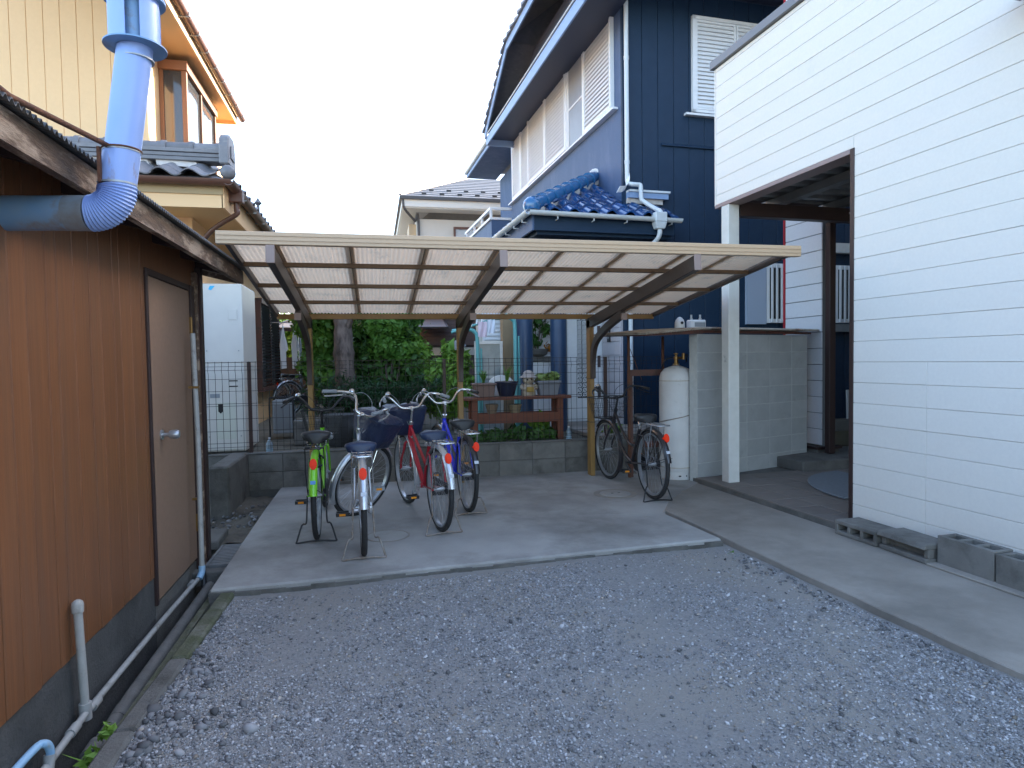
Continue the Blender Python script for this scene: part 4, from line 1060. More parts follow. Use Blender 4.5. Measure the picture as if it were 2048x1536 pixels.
    for z in (5.55,4.1):
        m = MB(); m.tube([(x,Y-.045,z),(x,Y-.045,z+.05)],.037,14); m.build('collar', whitegut, dp, smooth=40)
    m = MB(); hx = x+.20; hy = ey-.055
    m.hexa([(hx-.06,hy-.05,ez-.18),(hx+.06,hy-.05,ez-.18),(hx+.06,hy+.05,ez-.18),(hx-.06,hy+.05,ez-.18),(hx-.085,hy-.066,ez-.09),(hx+.085,hy-.066,ez-.09),(hx+.085,hy+.066,ez-.09),(hx-.085,hy+.066,ez-.09)])
    m.box(hx-.085,hx+.085,hy-.066,hy+.066,ez-.088,ez+.04); m.build('hopper', whitegut, dp, bevel=.008)
    m = MB(); m.tube(smoothpath([(hx,hy,ez-.17),(hx,hy,ez-.25),(hx-.03,hy+.08,ez-.34),(hx-.18,hy+.42,ez-.56),(4.03,Y-.07,ez-.68),(4.03,Y-.06,2.4),(4.03,Y-.06,.45)],4),.032,12); m.build('lower_downpipe', whitegut, dp, smooth=60)
    m = MB(); m.tube([(4.03,Y-.06,1.93),(4.03,Y-.06,1.96)],.040,12); m.build('collar', whitegut, dp, smooth=40)
    # entrance wall under the porch: door, side light, trough wall, shutters
    ew = 9.2
    m = MB(); m.box(2.0,X-.001,ew+.03,ew+.2,.3,3.0); m.build('entrance_wall', creamwall, t)
    d = MB(); d.box(3.375,3.52,ew-.03,ew+.029,.38,2.9); d.build('door_frame', whitepaint, t, bevel=.008)
    m = MB(); m.box(3.522,3.535,ew-.02,ew+.029,.38,2.7); m.build('side_light_post', whitepaint, t)
    sl_ = MB(); sl_.box(3.536,3.70,ew+.0,ew+.028,.75,2.7); sl_ = sl_.build('side_light', blackp, t)
    for iz in range(26):                                       # cast lattice of the side light
        for ix in range(2):
            m = MB(); cx_, cz_ = 3.577+.082*ix, .80+.074*iz
            m.tube(arc((cx_,ew-.006,cz_),.026,0,2*PI,10,(1,0,0),(0,0,1))[:-1],.0085,5,closed=True)
            m.tube([(cx_-.04,ew-.004,cz_-.037),(cx_+.04,ew-.004,cz_+.037)],.006,5); m.build('lattice', whitepaint, sl_)
    m = MB(); m.box(3.536,3.70,ew-.01,ew+.028,.38,.748); m.build('kick_panel', whitepaint, t)
    dr = MB(); dr.box(3.71,3.96,ew-.045,ew+.028,.38,2.7); dr = dr.build('front_door', whitepaint, t, bevel=.006)
    for z in (.75,1.22,1.68,2.12):
        m = MB(); m.box(3.84,3.915,ew-.055,ew-.046,z-.02,z+.20); m.build('door_trim', whitepaint, dr, bevel=.003); m = MB(); m.box(3.852,3.903,ew-.060,ew-.0555,z,z+.18); m.build('door_pane', M('door_glass',(.10,.07,.065),None,rough=.15), dr)
    m = MB(); m.tube([(3.735,ew-.09,1.30),(3.735,ew-.09,1.62)],.014,8); m.tube([(3.735,ew-.09,1.56),(3.735,ew-.04,1.56)],.01,6); m.tube([(3.735,ew-.09,1.34),(3.735,ew-.04,1.34)],.01,6); m.build('handle', blackp, dr)
    # pale tiled return wall with the name plate
    m = MB(); m.hexa([(3.955,ew-.1,.35),(3.975,8.45,.35),(3.95,8.44,.35),(3.94,ew-.1,.35),(3.955,ew-.1,2.96),(3.975,8.45,2.96),(3.95,8.44,2.96),(3.94,ew-.1,2.96)])
    rw = m.build('return_wall', M('pinkish_tile',(.60,.56,.57),(.56,.52,.53),12,.6), t)
    for iz in range(12):
        for iy in range(3):
            m = MB(); y0 = 8.47+.22*iy; z0 = .4+.2*iz; m.box(3.925,3.942,y0+.004,y0+.216,z0+.004,z0+.196); m.build('wall_tile', M('pinkish_tile',(.6,.56,.57)), rw, bevel=.003)
    m = MB(); m.box(3.905,3.924,8.80,8.90,1.60,1.80); m.build('door_phone', blackp, t, bevel=.004); m = MB(); m.box(3.900,3.9045,8.825,8.875,1.65,1.76); m.build('door_phone_face', greyplast, t)
    tr = MB(); tr.box(2.60,3.05,8.95,9.12,.35,1.32); tr.build('trough_wall', whitepaint, t, bevel=.01); m = MB(); m.box(2.57,3.08,8.92,9.14,1.322,1.40); m.build('trough_top', concdark, t, bevel=.01)
    shutter(t,'shutter',whitepaint,(2.05,ew+.0,.6),(1,0,0),.55,2.3,.06,.03); shutter(t,'shutter',whitepaint,(2.66,ew+.0,1.3),(1,0,0),.62,1.6,.06,.03)
    m = MB(); m.box(2.25,2.40,8.75,8.90,.34,2.6); m.build('timber_post', M('tan_post',(.33,.23,.13),(.29,.2,.11),6,.7,stretch=(4,4,.5)), t)
    # ground-floor windows with bars on the front wall
    for x in (6.30,7.55):
        f = MB(); f.box(x,x+.04,Y-.06,Y-.001,1.86,2.76); f.box(x+.36,x+.40,Y-.06,Y-.001,1.86,2.76); f.box(x+.04,x+.36,Y-.06,Y-.001,1.86,1.92); f.box(x+.04,x+.36,Y-.06,Y-.001,2.70,2.76); f = f.build('window', whitepaint, t)
        m = MB(); m.box(x+.04,x+.36,Y-.02,Y-.001,1.92,2.70); m.build('pane', glassm, f)
        for i in range(4):
            m = MB(); xx = x+.075+.085*i; m.box(xx-.013,xx+.013,Y-.085,Y-.062,1.87,2.75); m.build('bar', whitepaint, f)
    m = MB(); m.box(5.95,6.29,Y-.05,Y-.001,1.84,2.80); m.build('shutter_box', M('pale_blue_panel',(.36,.42,.52)), t)
    m = MB(); m.box(7.4,8.3,Y-.10,Y-.001,2.95,3.10); m.build('window_hood', offwhite, t)
    m = MB(); m.box(7.45,8.2,Y-.08,Y-.001,1.72,1.84); m.build('window_ledge', porchceil, t)
build_blue()

def build_balcony():
    t = thing('balcony', (3.6,14.6,3.2), 'white-railed balcony with navy panels at the back of the blue house', 'balcony', B=True)
    m = MB(); m.box(3.50,4.0,14.52,14.60,3.2,4.62); m.box(3.50,3.56,14.6,17.6,3.2,4.62); m.build('panel', navywall, t)
    m = MB(); m.box(3.46,4.0,14.50,14.62,4.625,4.68); m.box(3.46,3.58,14.62,17.6,4.625,4.68); m.build('coping', whitepaint, t)
    m = MB(); m.box(3.47,4.0,14.52,14.58,4.86,4.92); m.box(3.47,3.53,14.58,17.6,4.86,4.92); m.build('handrail', whitepaint, t)
    for x, y in ((3.50,14.55),(3.5,15.5),(3.5,16.4),(3.5,17.4)):
        m = MB(); m.box(x-.025,x+.025,y-.025,y+.025,4.68,4.86); m.build('post', whitepaint, t)
build_balcony()
def build_rear_house():
    t = thing('rear_house', (8,19,0), 'pale blue-eaved house just visible behind the far end of the shuttered wall', 'house', B=True)
    m = MB(); m.box(5.0,11,14.9,19.5,.3,7.0); m.build('wall', navywall, t)
    m = MB(); m.add([(4.05,14.9,7.32),(4.05,20.0,7.32),(11,20,7.32),(11,14.9,7.32),(7.5,14.9,8.9),(7.5,20,8.9)],[(0,4,5,1),(4,3,2,5),(1,5,2),(0,3,4),(0,1,2,3)]); m.build('roof', slatem, t)
    m = MB(); m.box(4.03,4.07,14.9,20.0,7.12,7.32); m.box(4.07,5.0,19.96,20.0,7.12,7.30); m.build('fascia', bluefascia, t)
    m = MB(); m.box(4.07,5.0,14.9,19.95,7.13,7.16); m.build('soffit', navywall, t)
    m = MB(); m.tube([(3.99,15,7.28),(3.99,19.95,7.25)],.05,8); m.build('gutter', whitegut, t)
build_rear_house()

# ------------------------------------------------------------ yellow house
def build_yellow():
    t = thing('yellow_house', (-1.93,7.6,0), 'warm beige vertically sided house with a grey tiled lower roof behind the shed', 'house')
    m = MB(); m.box(-7,-1.95,7.62,13.4,.0,3.3); m.build('lower_core', yelsoff, t)
    m = MB(); m.box(-8,-2.972,9.62,14.4,3.3,7.2); m.build('upper_core', yelsoff, t)
    def strips(x0, x1, y, z0, z1, st):
        x = x1
        while x > x0:
            mm = MB(); mm.box(max(x-st,x0)+.0015,x-.0015,y,y+.019,z0,z1); mm.build('siding_strip', yelsid, t, bevel=.005); x -= st
    strips(-6.9,-2.97,9.60,4.1,7.1,.196); strips(-4.5,-1.95,7.60,.1,3.0,.20)
    def sstrips(y0, y1, x, z0, z1, st):
        y = y0
        while y < y1:
            mm = MB(); mm.box(x-.019,x,y+.0015,min(y+st,y1)-.0015,z0,z1); mm.build('siding_strip', yelsid, t, bevel=.004); y += st
    sstrips(9.64,14.4,-2.952,3.6,5.95,.2); sstrips(7.64,13.4,-1.93,.1,3.0,.2)
    for x, y, z0, z1 in ((-2.98,9.585,3.9,7.1),(-1.965,7.585,.1,3.0)):
        m = MB(); m.box(x,x+.055,y,y+.055,z0,z1); m.build('corner_trim', yeltrim, t, bevel=.004)
    # upper eave along the right wall
    m = MB(); m.box(-2.96,-2.42,7.6,12.78,5.86,5.90); m.build('upper_soffit', yelsoff, t)
    m = MB(); m.box(-2.42,-2.395,7.6,12.80,5.80,6.0); m.build('upper_fascia', yeltrim, t)
    m = MB(); m.box(-2.96,-2.40,12.78,12.81,5.80,6.0); m.build('upper_end_board', yeltrim, t)
    m = MB(); m.add([(-2.33,7.6,6.0),(-2.33,12.95,6.0),(-5,12.95,7.2),(-5,7.6,7.2)],[(0,1,2,3)]); m.build('upper_roof', tilegrey, t)
    prof = [(.055*math.cos(PI+PI*i/8), .06*math.sin(PI+PI*i/8)) for i in range(9)]+[(.048*math.cos(2*PI-PI*i/8), .052*math.sin(2*PI-PI*i/8)) for i in range(9)]
    m = MB(); m.sweep([((-2.33,7.6,5.98),(1,0,0),(0,0,1)),((-2.33,12.95,5.96),(1,0,0),(0,0,1))],prof); g = m.build('upper_gutter', browngut, t, smooth=40)
    for i in range(9):
        y = 8.7+.5*i; m = MB(); m.box(-2.40,-2.268,y,y+.015,5.905,5.92); m.box(-2.275,-2.268,y,y+.015,5.905,6.0); m.build('bracket', galv, g)
    # bay window on the upper right wall
    b = MB(); b.box(-2.95,-2.56,10.15,12.0,5.62,5.75); b = b.build('bay_window', M('bay_brown',(.24,.105,.05),None,rough=.5), t)
    bw = M('bay_brown',(.24,.105,.05))
    m = MB(); m.box(-2.645,-2.58,10.18,10.24,4.2,5.62); m.box(-2.95,-2.89,10.18,10.24,4.2,5.62); m.box(-2.645,-2.58,11.9,11.96,4.2,5.62); m.box(-2.645,-2.58,11.0,11.05,4.2,5.62); m.box(-2.95,-2.58,10.18,11.96,4.1,4.2); m.build('bay_frame', bw, b)
    m = MB(); m.box(-2.888,-2.647,10.20,10.215,4.2,5.62); m.build('pane', glassm, b); m = MB(); m.box(-2.62,-2.61,10.24,11.0,4.2,5.62); m.build('pane', glassm, b); m = MB(); m.box(-2.62,-2.61,11.05,11.9,4.2,5.62); m.build('pane', glassm, b)
    m = MB(); m.box(-2.86,-2.82,10.23,10.26,4.2,5.6); m.build('curtain', clothwhite, b)
    # lower roof: soffit, fascia, gutters, tiles, ridge
    fy = 6.95; fx = -1.42; ez = 3.22
    m = MB(); m.box(-6,fx-.06,fy+.08,7.60,2.96,3.0); m.box(-1.93,fx-.06,7.60,13.5,2.96,3.0); m.build('lower_soffit', yelsoff, t)
    m = MB(); m.box(-6,fx-.05,fy+.05,fy+.08,2.94,3.17); m.build('lower_fascia', yeltrim, t); m = MB(); m.box(fx-.06,fx-.035,fy+.05,13.5,2.94,3.17); m.build('side_fascia', yeltrim, t)
    m = MB(); m.box(-6,fx-.045,fy+.035,fy+.05,3.07,3.17); m.build('fascia_trim', M('tan_trim',(.40,.28,.14)), t)
    m = MB(); m.sweep([((-6,fy-.03,ez-.01),(0,1,0),(0,0,1)),((fx+.06,fy-.03,ez-.02),(0,1,0),(0,0,1))],prof); g = m.build('gutter', browngut, t, smooth=40)
    m = MB(); m.sweep([((fx+.03,fy-.07,ez-.02),(1,0,0),(0,0,1)),((fx+.03,13.6,ez-.05),(1,0,0),(0,0,1))],prof); g2 = m.build('side_gutter', browngut, t, smooth=40)
    m = MB(); m.box(fx-.04,fx+.10,fy+.25,fy+.37,ez-.17,ez-.04); hp = m.build('hopper', browngut, t, bevel=.01)
    m = MB(); m.tube([(fx+.03,fy+.31,ez-.16),(fx+.03,fy+.31,ez-.26)],.028,10); m.tube(smoothpath([(fx+.03,fy+.31,ez-.24),(fx+.02,fy+.31,ez-.29),(fx-.25,fy+.40,ez-.45),(-1.90,7.52,ez-.70),(-1.92,7.54,ez-.78),(-1.92,7.54,.3)],4),.026,10); m.build('downpipe', browngut, hp, smooth=60)
    for i in range(9):
        y = 7.5+.6*i; m = MB(); m.box(fx-.03,fx+.085,y,y+.012,ez-.085,ez-.072); m.build('bracket', galv, g2)
    sl = .40; me = s_tile(.285,.32,.05); dy = Vector((0,1,sl)).normalized()
    for r in range(3):
        y = fy-.03+.235*r*dy.y; z = ez+.035+.235*r*dy.z; x = fx-.16
        while x > -5.5:
            place('roof_tile', me, tilegrey, t, frame_m((x-.27,y,z+random.uniform(-.006,.006)),(1,0,random.uniform(-.02,.02)),dy)); x -= .27
    me2 = s_tile(.285,.32,.05); dx = Vector((-1,0,sl)).normalized()
    for r in range(2):
        x = fx+.03-.235*r*abs(dx.x); z = ez+.035+.235*r*dx.z; y = fy+.42
        while y < 13.3:
            place('roof_tile', me2, tilegrey, t, frame_m((x,y+.0,z),(0,1,0),dx)); y += .27
    m = MB(); m.add([(-6,fy,ez),(fx,fy,ez),(fx-.75,7.7,ez+.32),(-6,7.7,ez+.32)],[(0,1,2,3)]); m.add([(fx,fy,ez),(fx,13.6,ez),(fx-1.55,13.6,ez+.6),(fx-1.55,8.5,ez+.62)],[(0,1,2,3)]); m.add([(-6,7.7,ez+.32),(fx-.75,7.7,ez+.32),(fx-1.55,9.6,ez+1.0),(-6,9.6,ez+1.0)],[(0,1,2,3)]); m.build('roof_boarding', tilegrey, t)
    for k in range(7):
        m = MB(); s_ = .045+.02*random.random(); x = fx-.55-.5*k*random.uniform(.8,1.1)
        m.hexa([(x-.2,7.33,3.44),(x+.2,7.33,3.43),(x+.2,7.45,3.44),(x-.2,7.45,3.44),(x-.22,7.36,3.44+s_*1.6),(x+.17,7.36,3.44+s_),(x+.2,7.45,3.52),(x-.2,7.45,3.52)]); m.build('ridge_mortar', plaster, t)
    for z, d in ((3.50,.09),(3.545,.08),(3.59,.085)):
        m = MB(); m.box(-6,fx-.10,7.42-d,7.42+d,z,z+.038); m.build('ridge_course', tilegrey, t, bevel=.004)
    for k in range(16):
        x = fx-.13-.27*k; m = MB(); m.tube([(x,7.42,3.645),(x-.05,7.42,3.645),(x-.052,7.42,3.645),(x-.275,7.42,3.645)],[.078,.078,.066,.062],12); m.build('ridge_tile', tilegrey, t, smooth=50)
    m = MB()
    op = [(-.17,-.02),(.17,-.02),(.17,.17),(.15,.26),(.09,.31),(-.09,.31),(-.15,.26),(-.17,.17)]
    m.prism([(fx-.13,7.42+a,3.48+b) for a, b in op],(.10,0,0)); og = m.build('ridge_end_tile', tilegrey, t, bevel=.012)
    m = MB(); m.prism([(fx-.03,7.42+a*.5,3.55+b*.45) for a, b in op],(.012,0,0)); m.build('crest_boss', tilegrey, og, bevel=.004)
    m = MB(); m.lathe([(.07,0),(.072,.06),(.05,.09),(.004,.10)],14,(0,0,0)); m.xf(Matrix.Translation((fx+.02,fy+.02,ez+.06))@Matrix.Rotation(R(90),4,'X')); m.build('corner_tile', tilegrey, t, smooth=50)
    m = MB(); m.tube([(fx-.02,8.9,ez+.06),(fx-.02,8.9,ez+.22)],.02,8); m.lathe([(.02,0),(.05,.03),(.02,.07),(.004,.1)],10,(fx-.02,8.9,ez+.2)); m.build('finial', tilegrey, t)
    # shutters of the ground-floor side window
    for y0, mt in ((11.25,redbrown),):
        m = MB(); m.box(-1.93,-1.80,y0-.05,13.3,2.36,2.44); m.box(-1.93,-1.82,y0-.05,y0,.95,2.36); m.box(-1.93,-1.80,y0-.05,13.3,.88,.95); m.box(-1.93,-1.82,12.15,12.22,.95,2.36); m.box(-1.93,-1.82,13.24,13.3,.95,2.36); f = m.build('side_window', redbrown, t)
        m = MB(); m.box(-1.925,-1.915,y0,13.24,.95,2.36); m.build('pane', frosted, f)
        # slats open on the side facing +x
        for a, b in ((y0+.02,12.13),(12.24,13.22)):
            for k in range(26):
                z = .99+.052*k; mm = MB(); mm.hexa([(-1.85,a,z),(-1.84,a,z),(-1.84,b,z),(-1.85,b,z),(-1.80,a,z+.03),(-1.79,a,z+.034),(-1.79,b,z+.034),(-1.80,b,z+.03)]); mm.build('shutter_slat', shutm, f)
build_yellow()

def build_tank_unit():
    t = thing('water_heater', (-1.65,7.55,.35), 'tall pale grey hot water tank unit standing behind the mesh fence beside the shed', 'water heater')
    x0, x1, y0, y1 = -1.865,-1.42,7.56,8.35
    m = MB(); m.box(x0,x1,y0,y1,.38,2.24); m.build('casing', heatpump, t, bevel=.012)
    m = MB(); m.box(x0,x1,y0-.006,y0-.001,.40,1.36); m.build('lower_panel', heatpump, t, bevel=.003)
    m = MB(); m.box(x0,x1,y0-.006,y0-.001,1.366,2.235); m.build('upper_panel', heatpump, t, bevel=.003)
    m = MB(); m.box(-1.565,-1.475,y0-.011,y0-.0065,1.84,1.96); m.build('access_cover', heatpump, t, bevel=.003)
    m = MB(); m.prism([(-1.765,y0-.0085,2.175),(-1.745,y0-.0085,2.215),(-1.695,y0-.0085,2.215),(-1.735,y0-.0085,2.165)],(0,.002,0)); m.build('emblem', M('emblem_cyan',(.05,.45,.75)), t)
    m = MB(); m.prism([(-1.70,y0-.010,.91),(-1.70,y0-.010,.83),(-1.675,y0-.010,.805),(-1.65,y0-.010,.83),(-1.65,y0-.010,.91)],(0,.004,0)); m.build('drain_opening', blackp, t)
    for z in (1.16,1.10):
        m = MB(); m.box(-1.58,-1.49,y0-.0085,y0-.0065,z,z+.012); m.build('vent_mark', blackp, t)
    for z, w_ in ((1.15,.10),(1.05,.12),(.98,.10)):
        m = MB(); m.box(-1.78,-1.78+w_,y0-.0085,y0-.0065,z,z+.045); m.build('notice', greyplast if z < 1.0 else heatpump, t)
    m = MB(); m.box(-1.72,-1.52,y0-.0085,y0-.0065,.52,.93); m.build('notice', M('notice_yellow',(.60,.60,.52)), t)
    for x, z in ((-1.80,1.50),(-1.47,1.50),(-1.80,.55),(-1.47,.55)):
        m = MB(); m.tube([(x,y0-.010,z),(x,y0-.006,z)],.008,8); m.build('screw', galv, t)
    m = MB(); m.box(x0+.03,x1-.03,y0+.05,y1-.05,.34,.378); m.build('feet', concdark, t)
build_tank_unit()

# ------------------------------------------------------------ houses far behind
def build_far():
    t = thing('cream_house', (3.2,22,0), 'cream house with a grey hipped slate roof far behind the carport', 'house')
    m = MB(); m.box(1.55,8,22.7,30,.3,6.35); m.build('wall', creamwall, t)
    ex0, ex1, ey0, ey1, ez = .97,9.0,22.0,31,6.95; rx, ry, rz = 3.75,25.5,8.62
    rf = MB(); rf.add([(ex0,ey0,ez),(ex1,ey0,ez),(ex1,ey1,ez),(ex0,ey1,ez),(rx+.1,ry,rz),(6.0,ry,rz)],[(0,1,5,4),(1,2,5),(2,3,4,5),(3,0,4)]); rf = rf.build('roof', slatem, t)
    L = 12
    for k in range(L):                                          # courses of slates on the two visible slopes
        f0, f1 = k/L, (k+1)/L
        def lerp(a, b, f): return tuple(a[i]+(b[i]-a[i])*f for i in range(3))
        a0, b0 = lerp((ex0,ey0,ez),(rx+.1,ry,rz),f0), lerp((ex1,ey0,ez),(6.0,ry,rz),f0); a1, b1 = lerp((ex0,ey0,ez),(rx+.1,ry,rz),f1), lerp((ex1,ey0,ez),(6.0,ry,rz),f1)
        m = MB(); u = .035; m.add([(a0[0],a0[1],a0[2]+u),(b0[0],b0[1],b0[2]+u),(b1[0],b1[1],b1[2]+.006),(a1[0],a1[1],a1[2]+.006),(a0[0],a0[1],a0[2]+.002),(b0[0],b0[1],b0[2]+.002)],[(0,1,2,3),(0,4,5,1)]); m.build('slate_course', slatem, rf)
    for i in range(10):
        for j in range(2):
            f0 = .08+.17*j; x = ex0+.75+.62*i+.31*j; y = ey0+(ry-ey0)*f0; z = ez+(rz-ez)*f0
            m = MB(); m.beam((x,y,z+.06),(x+.16,y,z+.06),.03,.05); m.build('snow_guard', blackp, rf)
    m = MB(); m.beam((ex0,ey0,ez+.05),(rx+.1,ry,rz+.04),.10,.05); m.build('hip_cap', browngut, rf)
    m = MB(); m.box(ex0+.06,ex1,ey0+.04,ey0+.09,6.62,6.90); m.box(ex0+.06,ex0+.11,ey0+.09,ey1,6.62,6.90); m.build('fascia', creamtrim, t)
    m = MB(); m.box(ex0+.11,ex1,ey0+.09,22.7,6.58,6.62); m.box(ex0+.11,1.55,22.7,ey1,6.58,6.62); m.build('soffit', creamtrim, t)
    m = MB(); m.box(ex0-.02,ex1,ey0-.04,ey0+.03,6.86,6.95); m.box(ex0-.02,ex0+.05,ey0+.03,ey1,6.86,6.95); m.build('gutter', M('dark_gutter',(.06,.055,.055)), t)
    m = MB(); m.tube(smoothpath([(ex0+.1,ey0+.06,6.85),(ex0+.15,ey0+.1,6.55),(1.50,22.6,6.25),(1.62,22.64,6.1),(1.62,22.64,.4)],4),.045,8); m.build('downpipe', M('dark_gutter',(.06,.055,.055)), t)
    f = MB(); f.box(2.85,2.92,22.62,22.7,4.6,6.1); f.box(2.92,4.6,22.62,22.7,6.02,6.1); f = f.build('window', browngut, t)
    m = MB(); m.box(2.92,4.6,22.66,22.7,4.6,6.02); m.build('pane', frosted, f)
    f = MB(); f.box(1.30,1.55,22.9,24.2,4.6,6.2); f.build('bay_window', M('bay_tan',(.45,.33,.2)), t)
    t = thing('brown_house', (1.6,16.5,0), 'brown horizontally sided house wall behind the garden trees', 'house')
    z = .3
    m = MB(); m.box(.62,3.4,16.53,20,.3,2.75); m.build('core', brownsid, t)
    while z < 2.7:
        m = MB(); m.hexa([(.6,16.49,z),(3.4,16.49,z),(3.4,16.53,z),(.6,16.53,z),(.6,16.505,z+.098),(3.4,16.505,z+.098),(3.4,16.53,z+.098),(.6,16.53,z+.098)]); m.build('siding_board', brownsid, t); z += .10
    m = MB(); m.box(.6,3.4,16.40,16.488,1.50,1.70); m.build('pale_band', creamtrim, t)
    m = MB(); m.box(.6,3.4,16.38,16.488,1.72,1.76); m.build('dark_ledge', darkbrown, t)
    m = MB(); m.add([(.3,16.2,2.7),(3.8,16.2,2.7),(3.8,20.2,2.7),(.3,20.2,2.7),(1.2,18,3.1),(3.0,18,3.1)],[(0,1,5,4),(1,2,5),(2,3,4,5),(3,0,4),(3,2,1,0)]); m.build('roof', slatem, t)
    aw = MB(); aw.beam((1.0,16.45,2.45),(1.0,15.4,2.16),.04,.04); aw.beam((1.75,16.45,2.45),(1.75,15.4,2.16),.04,.04); aw.beam((.98,15.4,2.16),(1.77,15.4,2.16),.04,.04); a = aw.build('awning', darkbrown, t)
    for i in range(3):
        y0 = 15.42+.34*i; m = MB(); m.hexa([(1.02,y0,2.165+.094*i),(1.73,y0,2.165+.094*i),(1.73,y0+.31,2.165+.094*i+.086),(1.02,y0+.31,2.165+.094*i+.086),(1.02,y0,2.175+.094*i),(1.73,y0,2.175+.094*i),(1.73,y0+.31,2.175+.094*i+.086),(1.02,y0+.31,2.175+.094*i+.086)]); m.build('awning_sheet', M('awning_sheet',(.20,.16,.15)), a)
    t = thing('terrace_canopy', (-1.4,13,0), 'red-brown framed canopy with translucent sheets behind the yellow house', 'canopy')
    for i in range(4):
        x = -2.0+.42*i
        if i < 3:
            for j in range(3):
                y = 13.4+.9*j; m = MB(); m.hexa([(x+.03,y,2.06+.10*j),(x+.40,y,2.06+.10*j),(x+.40,y+.86,2.16+.10*j),(x+.03,y+.86,2.16+.10*j),(x+.03,y,2.07+.10*j),(x+.40,y,2.07+.10*j),(x+.40,y+.86,2.17+.10*j),(x+.03,y+.86,2.17+.10*j)]); m.build('roof_sheet', polyc, t)
        m = MB(); m.beam((x,13.38,2.05),(x,16.1,2.37),.05,.05); m.build('rafter', redbrown, t)
    for y, z in ((13.38,2.02),(14.28,2.13),(15.18,2.23)):
        m = MB(); m.beam((-2.05,y,z),(-.70,y,z),.05,.06); m.build('beam', redbrown, t)
    m = MB(); m.tube([(-1.45,13.4,.3),(-1.45,13.4,2.03)],.03,8); m.build('post', galv, t)
    m = MB(); m.box(-3.6,-.2,16.3,16.4,.3,1.5); solo(m, 'board_fence', darkbrown, 'dark brown board fence behind the parked bicycles at the back of the yellow house', 'fence', (-1.1,16.35,.3))
    m = MB(); m.box(-1.92,-1.78,12.9,13.1,1.9,2.25); t = thing('outdoor_lamp', (-1.8,10.2,1.9), 'small grey lamp box on the corner of the yellow house by the laundry', 'lamp')
    m = MB(); m.box(-1.90,-1.76,13.35,13.5,1.78,2.02); m.build('box', greyplast, t, bevel=.02)
build_far()

